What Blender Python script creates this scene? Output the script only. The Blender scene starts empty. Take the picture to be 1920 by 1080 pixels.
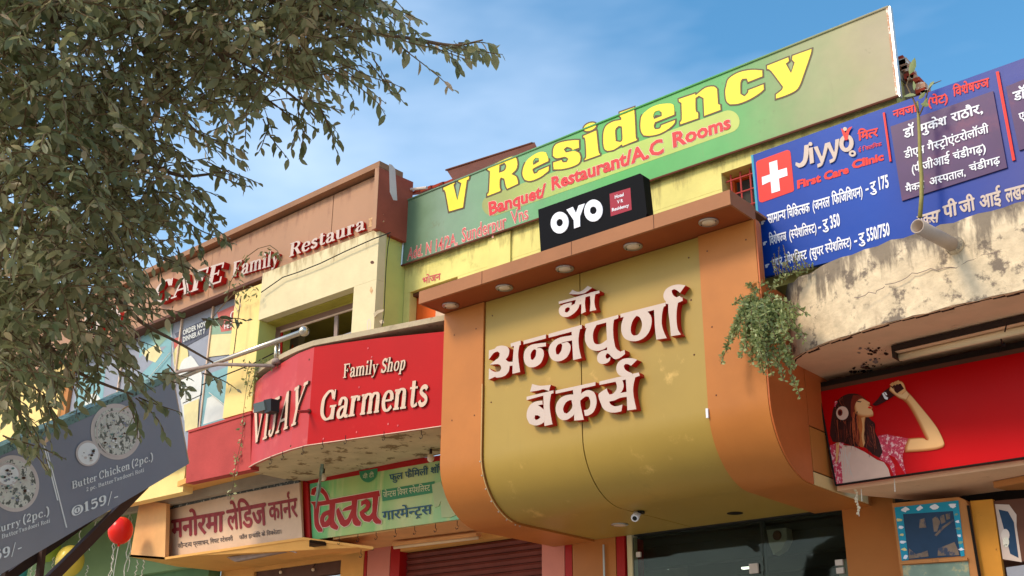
import bpy, bmesh, math, random
import numpy as np
from mathutils import Vector, Matrix
from mathutils.geometry import tessellate_polygon
random.seed(7)
SC = bpy.context.scene
COL = SC.collection
# ------------------------------------------------------------------ camera
YAW, PITCH, ROLL, FPX, W0, H0 = math.radians(40.477), math.radians(21.877), math.radians(.392), 2138.1, 1920, 1080
CAM = Vector((0, 0, 1.6))
_f = Vector((-math.sin(YAW)*math.cos(PITCH), math.cos(YAW)*math.cos(PITCH), math.sin(PITCH)))
_r = Vector((math.cos(YAW), math.sin(YAW), 0))
_u = _r.cross(_f)
_c, _s = math.cos(ROLL), math.sin(ROLL)
RR, UU, FF = _c*_r+_s*_u, -_s*_r+_c*_u, _f
cd = bpy.data.cameras.new('camera'); cam = bpy.data.objects.new('camera', cd); COL.objects.link(cam)
cam.matrix_world = Matrix(((RR.x, UU.x, -FF.x, CAM.x), (RR.y, UU.y, -FF.y, CAM.y), (RR.z, UU.z, -FF.z, CAM.z), (0, 0, 0, 1)))
cd.sensor_fit = 'HORIZONTAL'; cd.sensor_width = 36; cd.lens = 36*FPX/W0; cd.clip_end = 3000; cd.clip_start = .05
SC.camera = cam
# ------------------------------------------------------------------ sky, sun, exposure
SUN_EL, SUN_AZ = math.radians(40), math.radians(202)     # azimuth clockwise from +Y
SKY_STRENGTH, SUN_STRENGTH, EXPOSURE = .13, 1.5, .8
wd = bpy.data.worlds.new('World'); SC.world = wd; wd.use_nodes = True
nt = wd.node_tree; nt.nodes.clear()
o_ = nt.nodes.new('ShaderNodeOutputWorld'); bg = nt.nodes.new('ShaderNodeBackground')
sk = nt.nodes.new('ShaderNodeTexSky'); sk.sky_type = 'NISHITA'; sk.sun_disc = False
sk.sun_elevation = SUN_EL; sk.sun_rotation = SUN_AZ; sk.air_density = 1.3; sk.dust_density = 1.6; sk.ozone_density = 2.5
tc = nt.nodes.new('ShaderNodeTexCoord'); mp = nt.nodes.new('ShaderNodeMapping'); mp.inputs['Scale'].default_value = (1.1, 2.0, 4.2)
mp.inputs['Location'].default_value = (.35, .2, .1)
nz = nt.nodes.new('ShaderNodeTexNoise'); nz.inputs['Scale'].default_value = 1.3; nz.inputs['Detail'].default_value = 5; nz.inputs['Roughness'].default_value = .5
cr = nt.nodes.new('ShaderNodeValToRGB'); cr.color_ramp.elements[0].position = .4; cr.color_ramp.elements[1].position = .74
cr.color_ramp.elements[1].color = (.62, .62, .62, 1)
mx = nt.nodes.new('ShaderNodeMixRGB'); mx.inputs[2].default_value = (5.2, 5.9, 7.0, 1)
hs = nt.nodes.new('ShaderNodeHueSaturation'); hs.inputs['Hue'].default_value = .49; hs.inputs['Saturation'].default_value = 1.3; hs.inputs['Value'].default_value = 1.0
L = nt.links.new
L(tc.outputs['Generated'], mp.inputs[0]); L(mp.outputs[0], nz.inputs['Vector']); L(nz.outputs[0], cr.inputs[0]); L(cr.outputs[0], mx.inputs[0])
L(sk.outputs[0], hs.inputs['Color']); L(hs.outputs[0], mx.inputs[1]); L(mx.outputs[0], bg.inputs[0]); bg.inputs[1].default_value = SKY_STRENGTH; L(bg.outputs[0], o_.inputs[0])
sd = bpy.data.lights.new('sun', 'SUN'); sd.energy = SUN_STRENGTH; sd.angle = math.radians(14); sd.color = (1, .85, .64)
so = bpy.data.objects.new('sun', sd); COL.objects.link(so)
_d = Vector((math.sin(SUN_AZ)*math.cos(SUN_EL), math.cos(SUN_AZ)*math.cos(SUN_EL), math.sin(SUN_EL)))
so.rotation_euler = _d.to_track_quat('Z', 'Y').to_euler(); so.location = (-5, -20, 25)
SC.view_settings.view_transform = 'Standard'; SC.view_settings.look = 'None'; SC.view_settings.exposure = EXPOSURE
SC.view_settings.gamma = 1; SC.view_settings.use_curve_mapping = False
SC.cycles.max_bounces = 6; SC.cycles.use_denoising = True

# ------------------------------------------------------------------ pixel rays (photo pixel -> point on a real plane)
def ray(px, py): return RR*((px-W0/2)/FPX)-UU*((py-H0/2)/FPX)+FF
def onY(px, py, y): d = ray(px, py); return CAM+d*(y/d.y)
def onZ(px, py, z): d = ray(px, py); return CAM+d*((z-CAM.z)/d.z)
def onX(px, py, x): d = ray(px, py); return CAM+d*(x/d.x)
def PY(y): return lambda px, py: onY(px, py, y)
def PP(p0, n):
    def f(px, py):
        d = ray(px, py); return CAM+d*((p0-CAM).dot(n)/d.dot(n))
    return f
NY = Vector((0, -1, 0))
# ------------------------------------------------------------------ materials
def lin(c):
    c = c/255.; return c/12.92 if c <= .04045 else ((c+.055)/1.055)**2.4
def rgb(r, g, b, k=1.): return (min(.9, lin(r)*k), min(.9, lin(g)*k), min(.9, lin(b)*k), 1)
def mat(name, col, rough=.7, var=.12, vs=3., stain=None, bump=0., bs=40., metal=0., grad=None, streak=None, spec=.22, edge=None):
    """var: tone variation; stain=(colour, scale, lo, hi); streak the same, drawn out downwards; grad=(axis, a, b, [(pos, colour)...]) as the base colour"""
    m = bpy.data.materials.new(name); m.use_nodes = True; n = m.node_tree; l = n.links.new
    b = n.nodes['Principled BSDF']; b.inputs['Roughness'].default_value = rough; b.inputs['Metallic'].default_value = metal
    b.inputs['Specular IOR Level'].default_value = spec
    t = n.nodes.new('ShaderNodeTexCoord')
    geo = n.nodes.new('ShaderNodeNewGeometry')
    pos = geo.outputs['Position']
    def noise(scale, det=5, vec=None, rgh=.6):
        x = n.nodes.new('ShaderNodeTexNoise'); x.inputs['Scale'].default_value = scale; x.inputs['Detail'].default_value = det; x.inputs['Roughness'].default_value = rgh
        l(vec or pos, x.inputs['Vector']); return x.outputs[0]
    if grad:
        ax, a, bb, els = grad
        sx = n.nodes.new('ShaderNodeSeparateXYZ'); l(pos, sx.inputs[0])
        mr = n.nodes.new('ShaderNodeMapRange'); mr.inputs[1].default_value = a; mr.inputs[2].default_value = bb; l(sx.outputs[ax], mr.inputs[0])
        ad = n.nodes.new('ShaderNodeMath'); ad.operation = 'MULTIPLY_ADD'; ad.inputs[1].default_value = .16; l(noise(1.7, 3), ad.inputs[0]); l(mr.outputs[0], ad.inputs[2])
        sb = n.nodes.new('ShaderNodeMath'); sb.operation = 'SUBTRACT'; sb.inputs[1].default_value = .08; l(ad.outputs[0], sb.inputs[0])
        rp = n.nodes.new('ShaderNodeValToRGB'); e = rp.color_ramp.elements
        while len(e) < len(els): e.new(.5)
        for q, (p_, c_) in zip(e, els): q.position = p_; q.color = c_
        l(sb.outputs[0], rp.inputs[0]); cur = rp.outputs[0]
    else:
        rg = n.nodes.new('ShaderNodeRGB'); rg.outputs[0].default_value = col; cur = rg.outputs[0]
    def mix(fac, c2, cur, mode='MIX'):
        x = n.nodes.new('ShaderNodeMixRGB'); x.blend_type = mode; l(fac, x.inputs[0]); l(cur, x.inputs[1])
        if isinstance(c2, tuple): x.inputs[2].default_value = c2
        else: l(c2, x.inputs[2])
        return x.outputs[0]
    if var:
        mr = n.nodes.new('ShaderNodeMapRange'); mr.inputs[1].default_value = .3; mr.inputs[2].default_value = .7
        mr.inputs[3].default_value = 1-var; mr.inputs[4].default_value = 1+var*.6; l(noise(vs), mr.inputs[0])
        hsv = n.nodes.new('ShaderNodeHueSaturation'); l(mr.outputs[0], hsv.inputs['Value']); l(cur, hsv.inputs['Color']); cur = hsv.outputs[0]
    for st, sc in ((stain, None), (streak, (1, 1, .12))):
        if not st: continue
        vec = None
        if sc:
            mpn = n.nodes.new('ShaderNodeMapping'); mpn.inputs['Scale'].default_value = sc; l(pos, mpn.inputs[0]); vec = mpn.outputs[0]
        rp = n.nodes.new('ShaderNodeMapRange'); rp.interpolation_type = 'SMOOTHSTEP'; rp.inputs[1].default_value = st[2]; rp.inputs[2].default_value = st[3]
        l(noise(st[1], 8, vec, .68), rp.inputs[0]); cur = mix(rp.outputs[0], st[0], cur)
    if edge:   # grime that starts at a real edge (height za) and thins out towards zb: (colour, scale, za, zb, lo, hi)
        sx = n.nodes.new('ShaderNodeSeparateXYZ'); l(pos, sx.inputs[0])
        mr = n.nodes.new('ShaderNodeMapRange'); mr.inputs[1].default_value = edge[3]; mr.inputs[2].default_value = edge[2]; mr.inputs[3].default_value = -.12; mr.inputs[4].default_value = .16; l(sx.outputs[2], mr.inputs[0])
        mpn = n.nodes.new('ShaderNodeMapping'); mpn.inputs['Scale'].default_value = (1, 1, .22); l(pos, mpn.inputs[0])
        ad = n.nodes.new('ShaderNodeMath'); l(noise(edge[1], 8, mpn.outputs[0], .66), ad.inputs[0]); l(mr.outputs[0], ad.inputs[1])
        rp = n.nodes.new('ShaderNodeMapRange'); rp.interpolation_type = 'SMOOTHSTEP'; rp.inputs[1].default_value = edge[4]; rp.inputs[2].default_value = edge[5]; rp.inputs[4].default_value = .85
        l(ad.outputs[0], rp.inputs[0]); cur = mix(rp.outputs[0], edge[0], cur)
    l(cur, b.inputs['Base Color'])
    if bump:
        bp = n.nodes.new('ShaderNodeBump'); bp.inputs['Strength'].default_value = bump; bp.inputs['Distance'].default_value = .01; l(noise(bs, 6), bp.inputs['Height']); l(bp.outputs[0], b.inputs['Normal'])
    return m
M = {}
def A(k, *a, **kw): M[k] = mat(k, *a, **kw)
GRIME = rgb(70, 55, 40)
A('wall_yellow', rgb(222, 210, 128, 1.), .8, .16, 1.6, stain=(rgb(170, 165, 90), 2.2, .58, .75), edge=(rgb(166, 152, 92), 7, 6.7, 6.35, .56, .76), streak=(rgb(176, 164, 96), 5, .6, .8), bump=.25, bs=30)
A('wall_green', rgb(206, 208, 122, .95), .8, .12, 2, bump=.2)
A('cream', rgb(224, 208, 166, .95), .8, .1, 2.5, stain=(rgb(130, 105, 72), 9, .7, .78), edge=(rgb(170, 150, 112), 9, 7.05, 6.7, .56, .74), streak=(rgb(190, 172, 128), 6, .6, .8), bump=.25, bs=25)
A('pillar_yellow', rgb(244, 212, 138, 1), .8, .06, 3, streak=(rgb(200, 170, 90), 6, .68, .9), bump=.2)
A('reveal', rgb(172, 160, 70), .8, .18, 4, stain=(rgb(150, 130, 110), 7, .66, .74))
A('brown_fascia', rgb(176, 132, 100, .95), .45, .1, 1.2, edge=(rgb(140, 98, 74), 8, 7.8, 7.3, .56, .78), streak=(rgb(156, 108, 80), 4, .6, .82))
A('brown_cap', rgb(150, 108, 78), .6, .15, 3)
A('brown_dark', rgb(96, 58, 42), .6, .15, 4)
A('white_peel', rgb(215, 200, 190), .8, .1)
A('red_wall', rgb(160, 82, 62), .8, .2, 3)
A('orange_wall', rgb(214, 92, 30), .7, .12, 3)
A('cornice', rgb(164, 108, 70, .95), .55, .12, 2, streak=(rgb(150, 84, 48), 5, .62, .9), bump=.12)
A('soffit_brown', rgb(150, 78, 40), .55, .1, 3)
A('olive', rgb(172, 142, 66, .95), .42, .09, .9, stain=(rgb(206, 168, 92), 2.8, .6, .74), streak=(rgb(140, 118, 58), 3, .6, .85), spec=.3, bump=.10, bs=2.2)  # paler stain patches paint dappled light into the colour, along with dust
A('orange', rgb(190, 118, 56, .95), .45, .12, 1.6, streak=(rgb(168, 92, 36), 4, .62, .9), stain=(rgb(90, 48, 24), 26, .78, .83), bump=.1, bs=2)
A('orange_side', rgb(196, 104, 52, .95), .4, .12, 2, streak=(rgb(150, 70, 30), 5, .62, .9))
A('seam', rgb(26, 18, 12), .7, 0)
A('edge_trim', rgb(226, 190, 130), .5, .1)
A('black_sign', rgb(13, 14, 19), .6, .05, 2, spec=.06)
A('white_print', rgb(232, 232, 240), .4, .04)
A('magenta', rgb(150, 12, 44), .4, .05)
gcol = [(0, rgb(100, 126, 98)), (.1, rgb(126, 150, 128)), (.27, rgb(112, 160, 118)), (.5, rgb(86, 170, 92)), (.7, rgb(98, 168, 100)), (.82, rgb(132, 156, 106)), (.93, rgb(164, 158, 122)), (1, rgb(168, 156, 130))]
A('banner_green', None, .5, .08, 3, grad=(0, -8.7, -2.84, gcol), stain=(rgb(110, 115, 84), 3.5, .62, .76), streak=(rgb(124, 128, 96), 7, .6, .85), bump=.3, bs=2.4)
A('pill', None, .5, .1, 2.5, grad=(0, -7.6, -4.3, [(0, rgb(150, 156, 92)), (.5, rgb(172, 196, 92)), (1, rgb(180, 192, 100))]), spec=.3)
A('yellow_print', rgb(242, 216, 56), .5, .05, 6, stain=(rgb(214, 190, 66), 6, .62, .8), spec=.3)
A('outline_brown', rgb(84, 62, 36), .5, .1, spec=.3)
A('red_print', rgb(206, 44, 50), .5, .08, spec=.3)
A('red_faded', rgb(206, 84, 88), .5, .1, 8, stain=(rgb(220, 150, 140), 12, .5, .7), spec=.3)
A('pale_pink_print', rgb(234, 200, 180), .5, .06, spec=.3)
A('alu', rgb(190, 190, 186), .35, .08, metal=.8)
A('frame_worn', rgb(200, 150, 118), .6, .2, 12, stain=(rgb(235, 225, 210), 18, .5, .6))
A('letter_white', rgb(200, 180, 168), .45, .06, 5, stain=(rgb(200, 160, 140), 6, .68, .85), bump=.04)
A('letter_side', rgb(190, 26, 22), .4, .12, 5)
A('letter_cream', rgb(214, 184, 160), .5, .1, 6)
A('letter_edge', rgb(88, 62, 48), .6, .1)
A('ghost', rgb(214, 176, 130), .8, .2, 20, stain=(rgb(190, 138, 100), 30, .45, .55))
A('vijay_red', rgb(186, 12, 16, .95), .35, .09, 1.5, stain=(rgb(200, 50, 46), 2.2, .62, .8), bump=.12, bs=3, spec=.12)
A('vijay_red_faded', rgb(190, 62, 62), .4, .1, 2, stain=(rgb(210, 98, 90), 2.5, .5, .75))
A('slab', rgb(186, 168, 138), .85, .2, 5, stain=(rgb(96, 86, 70), 6, .58, .72), bump=.5, bs=20)
A('slab_under', rgb(206, 188, 146, .95), .85, .18, 3, stain=(rgb(128, 108, 74), 4.5, .54, .6), bump=.4, bs=12)
A('peach', rgb(226, 168, 92, .95), .75, .1, 2.5, stain=(rgb(186, 120, 60), 5, .64, .78), bump=.2)
A('peach_light', rgb(222, 168, 110), .75, .12, 3, streak=(rgb(176, 120, 72), 6, .62, .8), bump=.2)
A('pink_wall', rgb(176, 70, 66), .8, .14, 3, stain=(rgb(146, 52, 48), 4, .6, .8), bump=.25)
A('pink_pillar', rgb(206, 128, 110), .7, .08, 3)
A('maroon', rgb(168, 24, 22), .5, .1)
A('shutter', rgb(118, 58, 48), .5, .15, 6)
A('dark_door', rgb(92, 62, 50), .5, .25, 5)
A('mano_board', rgb(212, 178, 148), .6, .1, 3, stain=(rgb(160, 140, 130), 4, .6, .75), streak=(rgb(150, 120, 100), 6, .66, .85))
A('mano_edge', rgb(86, 88, 84), .7, .3, 20, stain=(rgb(190, 185, 170), 25, .55, .62))
A('mano_red', rgb(146, 52, 56), .6, .2, 12, stain=(rgb(190, 130, 110), 16, .62, .75))
A('ink', rgb(78, 70, 72), .6, .2, 20)
vg = [(0, rgb(92, 190, 140)), (.12, rgb(112, 186, 110)), (.3, rgb(170, 190, 112)), (.45, rgb(126, 180, 104)), (.62, rgb(190, 196, 134)), (.8, rgb(150, 190, 130)), (1, rgb(110, 190, 150))]
A('vg_board', None, .4, .06, 2, grad=(0, -10.9, -8.1, vg), streak=(rgb(190, 196, 130), 3.6, .5, .68))
A('vg_green', rgb(56, 128, 84), .4, .06)
A('vg_blue', rgb(44, 84, 104), .4, .08)
A('vg_pale', rgb(206, 206, 160), .4, .05)
A('paper', rgb(176, 186, 138), .8, .08)
A('board_grey', None, .5, .06, 2, grad=(2, 2.2, 4.0, [(0, rgb(156, 148, 144)), (.45, rgb(138, 139, 147)), (1, rgb(142, 148, 158))]), streak=(rgb(172, 170, 170), 4, .6, .8))
A('window_brown', rgb(128, 98, 84), .6, .12, 5)
A('board_rim', rgb(120, 150, 140), .6, .2, 20, stain=(rgb(60, 70, 66), 24, .52, .62))
A('menu_print', rgb(246, 242, 236), .5, .06)
A('plate_rim', rgb(214, 200, 190), .5, .08)
A('food', rgb(226, 222, 206), .6, .2, 22, stain=(rgb(104, 106, 96), 22, .5, .56))
A('steel_dark', rgb(48, 34, 28), .5, .15)
A('steel_brown', rgb(74, 50, 40), .5, .15)
A('green_wall', rgb(96, 132, 92), .7, .1, 2, stain=(rgb(70, 100, 74), 2.5, .55, .75))
A('green_pale', rgb(134, 164, 118), .7, .1, 2)
for k_, c_ in dict(balloon_red=(232, 40, 28), balloon_yellow=(228, 196, 80), balloon_green=(178, 196, 80), balloon_teal=(80, 180, 196)).items():
    A(k_, rgb(*c_), .25, .03)
A('string', rgb(226, 220, 206), .6, .05)
A('cable', rgb(28, 24, 24), .6, 0)
A('chrome', rgb(196, 184, 168), .22, .04, metal=.9)
A('lamp_grey', rgb(74, 82, 76), .4, .1)
A('lamp_black', rgb(30, 30, 28), .5, .1)
A('plaster', rgb(224, 202, 168, .95), .9, .22, 9, stain=(rgb(126, 112, 98), 5.5, .53, .63), edge=(rgb(104, 92, 80), 6, 5.25, 4.85, .5, .66), streak=(rgb(150, 126, 104), 5, .58, .76), bump=.8, bs=26)
A('plaster_under', rgb(230, 186, 148), .85, .1, 3, stain=(rgb(160, 110, 84), 5, .6, .8), bump=.3)
A('black_stain', rgb(52, 26, 16), .9, .3, 20)
A('pvc', rgb(178, 160, 146), .5, .1, 8, streak=(rgb(120, 90, 74), 10, .6, .8))
A('dark', rgb(24, 20, 16), .9, 0)
jb = [(0, rgb(18, 60, 150)), (.3, rgb(20, 70, 164)), (.55, rgb(36, 64, 150)), (1, rgb(96, 90, 136))]  # purplish grey right end paints a faded reflection into the blue
A('clinic_blue', None, .35, .05, 2, grad=(0, -4.25, -1.2, jb), stain=(rgb(80, 80, 140), 2.2, .64, .85), streak=(rgb(50, 74, 150), 6, .6, .85), bump=.2, bs=3, spec=.12)
A('clinic_lower', rgb(26, 66, 160), .35, .06, 2)
A('clinic_red', rgb(222, 32, 24), .4, .08)
A('clinic_purple', rgb(72, 42, 92), .35, .14, 3, stain=(rgb(110, 56, 90), 2.4, .5, .75))
A('coke_red', None, .3, .03, 1, grad=(2, 3.65, 4.47, [(0, rgb(200, 16, 24)), (.4, rgb(188, 9, 13)), (1, rgb(176, 5, 9))]), spec=.1)
A('skin', rgb(222, 166, 108), .45, .1, 12)
A('skin_shade', rgb(190, 104, 52), .45, .12, 12)
A('hair', rgb(62, 26, 22), .45, .25, 14)
A('hair_red', rgb(128, 44, 28), .45, .25, 14)
A('shirt', rgb(222, 186, 168), .5, .06, 6)
A('cardigan', rgb(206, 60, 86), .5, .2, 40, stain=(rgb(236, 190, 190), 34, .5, .6))
A('cola', rgb(58, 14, 18), .3, .2, 30)
A('ticket_blue', rgb(30, 146, 176), .4, .06)
A('film_mark', rgb(128, 108, 92), .4, .3, 10, stain=(rgb(60, 70, 92), 14, .5, .6))
A('film_blue', rgb(38, 64, 92), .25, .15, 5)
A('wood_worn', rgb(186, 124, 70), .6, .15, 5, streak=(rgb(120, 80, 50), 6, .62, .75))
A('ochre', rgb(206, 138, 46), .6, .1, 3, stain=(rgb(120, 66, 26), 9, .64, .7), streak=(rgb(226, 190, 130), 5, .64, .72))
A('glass_old', rgb(126, 146, 132), .15, .2, 6, stain=(rgb(180, 170, 130), 6, .55, .66))
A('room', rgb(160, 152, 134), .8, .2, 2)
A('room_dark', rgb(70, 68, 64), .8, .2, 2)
A('bulb', rgb(226, 210, 180), .2, .02)
A('tube_light', rgb(226, 200, 160), .4, .06)
A('asphalt', (.46, .40, .33, 1), .9, .2, .8, bump=.4)
A('pavement', (.42, .37, .3, 1), .9, .2, 2, bump=.3)
A('roof_red', rgb(176, 66, 42), .8, .25, 6, stain=(rgb(120, 50, 36), 9, .5, .7))
A('roof_brown', rgb(104, 60, 44), .8, .2, 6)
A('bark', rgb(120, 96, 76), .9, .2, 14, bump=.6, bs=60)
A('twig', rgb(112, 92, 66), .8, .2, 10)
A('stem_green', rgb(150, 140, 80), .7, .15, 20)
A('sheet_metal', rgb(150, 130, 120), .6, .2, 8)
for k_, c_ in dict(poster_teal=(126, 168, 172), poster_green=(136, 162, 136), poster_cream=(222, 206, 150), poster_red=(190, 96, 84), poster_grey=(146, 148, 158), poster_white=(214, 214, 206), poster_yellow=(220, 204, 140), poster_dark=(88, 88, 100)).items():
    A(k_, rgb(*c_), .4, .1, 5)
def leafmat(name, c1, c2, c3, tr=.25):
    m = bpy.data.materials.new(name); m.use_nodes = True; n = m.node_tree; l = n.links.new; b = n.nodes['Principled BSDF']
    geo = n.nodes.new('ShaderNodeNewGeometry'); x = n.nodes.new('ShaderNodeTexNoise'); x.inputs['Scale'].default_value = 6; x.inputs['Detail'].default_value = 4
    wn = n.nodes.new('ShaderNodeTexWhiteNoise'); oi = n.nodes.new('ShaderNodeAttribute'); oi.attribute_name = 'tone'
    ad = n.nodes.new('ShaderNodeMath'); ad.operation = 'MULTIPLY_ADD'; ad.inputs[1].default_value = .55
    l(geo.outputs['Position'], x.inputs['Vector']); l(x.outputs[0], ad.inputs[0]); l(oi.outputs['Fac'], ad.inputs[2])
    rp = n.nodes.new('ShaderNodeValToRGB'); e = rp.color_ramp.elements; e.new(.5)
    e[0].position = .2; e[0].color = c1; e[1].position = .6; e[1].color = c2; e[2].position = 1.15 if False else 1.; e[2].color = c3
    l(ad.outputs[0], rp.inputs[0]); l(rp.outputs[0], b.inputs['Base Color']); b.inputs['Roughness'].default_value = .42
    tb = n.nodes.new('ShaderNodeBsdfTranslucent'); l(rp.outputs[0], tb.inputs[0]); ms = n.nodes.new('ShaderNodeMixShader'); ms.inputs[0].default_value = tr
    l(b.outputs[0], ms.inputs[1]); l(tb.outputs[0], ms.inputs[2]); l(ms.outputs[0], n.nodes['Material Output'].inputs[0]); M[name] = m
leafmat('leaf', rgb(112, 118, 76), rgb(168, 164, 120), rgb(236, 204, 168), .5)
leafmat('bush_leaf', rgb(110, 124, 74), rgb(164, 174, 114), rgb(202, 206, 152), .35)
gm = bpy.data.materials.new('glass'); gm.use_nodes = True; n = gm.node_tree; b = n.nodes['Principled BSDF']
tr = n.nodes.new('ShaderNodeBsdfTransparent'); tr.inputs[0].default_value = (.8, .86, .82, 1); gl = n.nodes.new('ShaderNodeBsdfGlossy'); gl.inputs['Roughness'].default_value = .03
gl.inputs[0].default_value = (.6, .65, .65, 1); ms = n.nodes.new('ShaderNodeMixShader'); fr = n.nodes.new('ShaderNodeFresnel'); fr.inputs[0].default_value = 1.3
n.links.new(fr.outputs[0], ms.inputs[0]); n.links.new(tr.outputs[0], ms.inputs[1]); n.links.new(gl.outputs[0], ms.inputs[2]); n.links.new(ms.outputs[0], n.nodes['Material Output'].inputs[0]); M['glass'] = gm
em = bpy.data.materials.new('interior_lamp'); em.use_nodes = True; b = em.node_tree.nodes['Principled BSDF']; b.inputs['Emission Color'].default_value = (1, .95, .85, 1); b.inputs['Emission Strength'].default_value = 1.5; M['interior_lamp'] = em

# ------------------------------------------------------------------ object helpers
BASE = {}
def _finish(o, parent, loc):
    COL.objects.link(o)
    if parent is not None:
        o.parent = parent; o.location = Vector(loc)-BASE[parent.name]
    else: o.location = loc
    BASE[o.name] = Vector(loc)
def thing(name, label, cat, loc=(0, 0, 0), group=None):
    o = bpy.data.objects.new(name, None); o.empty_display_size = .1; _finish(o, None, loc)
    o['label'] = label; o['category'] = cat
    if group: o['group'] = group
    return o
def tag(o, label, cat, group=None):
    o['label'] = label; o['category'] = cat
    if group: o['group'] = group
    return o
def obj(name, verts, faces, m, parent=None, smooth=False, loc=None, mi=None, fix=True):
    """ONE mesh object from world-space vertices; m one material name or a list with per-face indices mi"""
    me = bpy.data.meshes.new(name)
    if loc is None: loc = BASE[parent.name] if parent is not None else Vector(map(float, sum((Vector(v) for v in verts), Vector())/max(1, len(verts))))
    loc = Vector(loc)
    me.from_pydata([tuple(Vector(v)-loc) for v in verts], [], faces)
    for k in ([m] if isinstance(m, str) else m): me.materials.append(M[k])
    if mi: me.polygons.foreach_set('material_index', mi)
    if smooth: me.polygons.foreach_set('use_smooth', [True]*len(me.polygons))
    me.validate(); me.update()
    if fix:
        bm = bmesh.new(); bm.from_mesh(me); bmesh.ops.recalc_face_normals(bm, faces=bm.faces); bm.to_mesh(me); bm.free()
    o = bpy.data.objects.new(name, me); _finish(o, parent, loc); return o
class MB:
    def __init__(s): s.v = []; s.f = []; s.mi = []
    def add(s, v, f, mi=0):
        b = len(s.v); s.v += [Vector(x) for x in v]; s.f += [[i+b for i in q] for q in f]; s.mi += [mi]*len(f); return s
    def box(s, a, b, mi=0):
        (x0, y0, z0), (x1, y1, z1) = a, b
        return s.add([(x0, y0, z0), (x1, y0, z0), (x1, y1, z0), (x0, y1, z0), (x0, y0, z1), (x1, y0, z1), (x1, y1, z1), (x0, y1, z1)],
                     [(0, 3, 2, 1), (4, 5, 6, 7), (0, 1, 5, 4), (1, 2, 6, 5), (2, 3, 7, 6), (3, 0, 4, 7)], mi)
    def slab(s, poly, d, mi=0):
        """a closed polygon (list of 3-D points) given thickness by the vector d"""
        n = len(poly); d = Vector(d); p = [Vector(q) for q in poly]
        return s.add(p+[q+d for q in p], [list(range(n)), list(range(2*n-1, n-1, -1))]+[(i, (i+1) % n, (i+1) % n+n, i+n) for i in range(n)], mi)
    def tube(s, pts, r, k=6, mi=0, cap=True):
        pts = [Vector(p) for p in pts]; rs = r if isinstance(r, (list, tuple)) else [r]*len(pts)
        v = []; f = []
        for i, p in enumerate(pts):
            t = (pts[min(i+1, len(pts)-1)]-pts[max(i-1, 0)])
            if t.length < 1e-9: t = Vector((0, 0, 1))
            t.normalize(); a = t.cross(Vector((.13, .21, .97)) if abs(t.z) < .9 else Vector((1, .1, 0))).normalized(); b = t.cross(a)
            v += [p+(a*math.cos(2*math.pi*j/k)+b*math.sin(2*math.pi*j/k))*rs[i] for j in range(k)]
        for i in range(len(pts)-1):
            f += [(i*k+j, i*k+(j+1) % k, (i+1)*k+(j+1) % k, (i+1)*k+j) for j in range(k)]
        if cap: f += [list(range(k))[::-1], list(range((len(pts)-1)*k, len(pts)*k))]
        return s.add(v, f, mi)
    def ball(s, c, r, seg=12, rings=8, sc=(1, 1, 1), mi=0):
        c = Vector(c); v = []; f = []
        for i in range(1, rings):
            th = math.pi*i/rings
            v += [c+Vector((r*sc[0]*math.sin(th)*math.cos(2*math.pi*j/seg), r*sc[1]*math.sin(th)*math.sin(2*math.pi*j/seg), r*sc[2]*math.cos(th))) for j in range(seg)]
        v += [c+Vector((0, 0, r*sc[2])), c-Vector((0, 0, r*sc[2]))]; T = len(v)-2
        for i in range(rings-2): f += [(i*seg+j, i*seg+(j+1) % seg, (i+1)*seg+(j+1) % seg, (i+1)*seg+j) for j in range(seg)]
        f += [(T, (j+1) % seg, j) for j in range(seg)]+[(T+1, (rings-2)*seg+j, (rings-2)*seg+(j+1) % seg) for j in range(seg)]
        return s.add(v, f, mi)
    def lathe(s, c, ax, prof, k=16, mi=0):
        ax = Vector(ax).normalized(); a = ax.orthogonal().normalized(); b = ax.cross(a); c = Vector(c); v = []; f = []
        for (r, h) in prof: v += [c+ax*h+(a*math.cos(2*math.pi*j/k)+b*math.sin(2*math.pi*j/k))*r for j in range(k)]
        for i in range(len(prof)-1): f += [(i*k+j, i*k+(j+1) % k, (i+1)*k+(j+1) % k, (i+1)*k+j) for j in range(k)]
        f.append(list(range(k))[::-1]); f.append(list(range((len(prof)-1)*k, len(prof)*k)))
        return s.add(v, f, mi)
    def build(s, name, m, parent=None, smooth=False, loc=None, fix=True):
        return obj(name, s.v, s.f, m, parent, smooth, loc, s.mi if not isinstance(m, str) else None, fix)
def box(name, a, b, m, parent=None): return MB().box(a, b).build(name, m, parent)
# ------------------------------------------------------------------ flat shapes, letters
def crop(x0, y0, k): return lambda p: (x0+p[0]/k, y0+p[1]/k)
def smooth_poly(pts, closed=True, lim=48, n=3):
    P = [Vector(p[:2]) for p in pts]; N = len(P); out = []
    def corner(i):
        if not closed and i in (0, N-1): return True
        a = P[i]-P[i-1]; b = P[(i+1) % N]-P[i]
        return a.length > 0 and b.length > 0 and math.degrees(a.angle(b)) > lim
    cs = [corner(i) for i in range(N)]
    for i in range(N if closed else N-1):
        p1, p2 = P[i], P[(i+1) % N]; p0 = P[i-1] if not cs[i] else p1-(p2-p1)*.6; j = (i+1) % N
        p3 = P[(i+2) % N] if not cs[j] else p2+(p2-p1)*.6
        if cs[i] and cs[j]: out.append(p1.copy()); continue
        for q in range(n):
            t = q/n; out.append(.5*((2*p1)+(p2-p0)*t+(2*p0-5*p1+4*p2-p3)*t*t+(3*p1-p0-3*p2+p3)*t**3))
    if not closed: out.append(P[-1])
    return out
def area(p): return .5*sum(p[i][0]*p[(i+1) % len(p)][1]-p[(i+1) % len(p)][0]*p[i][1] for i in range(len(p)))
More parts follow.
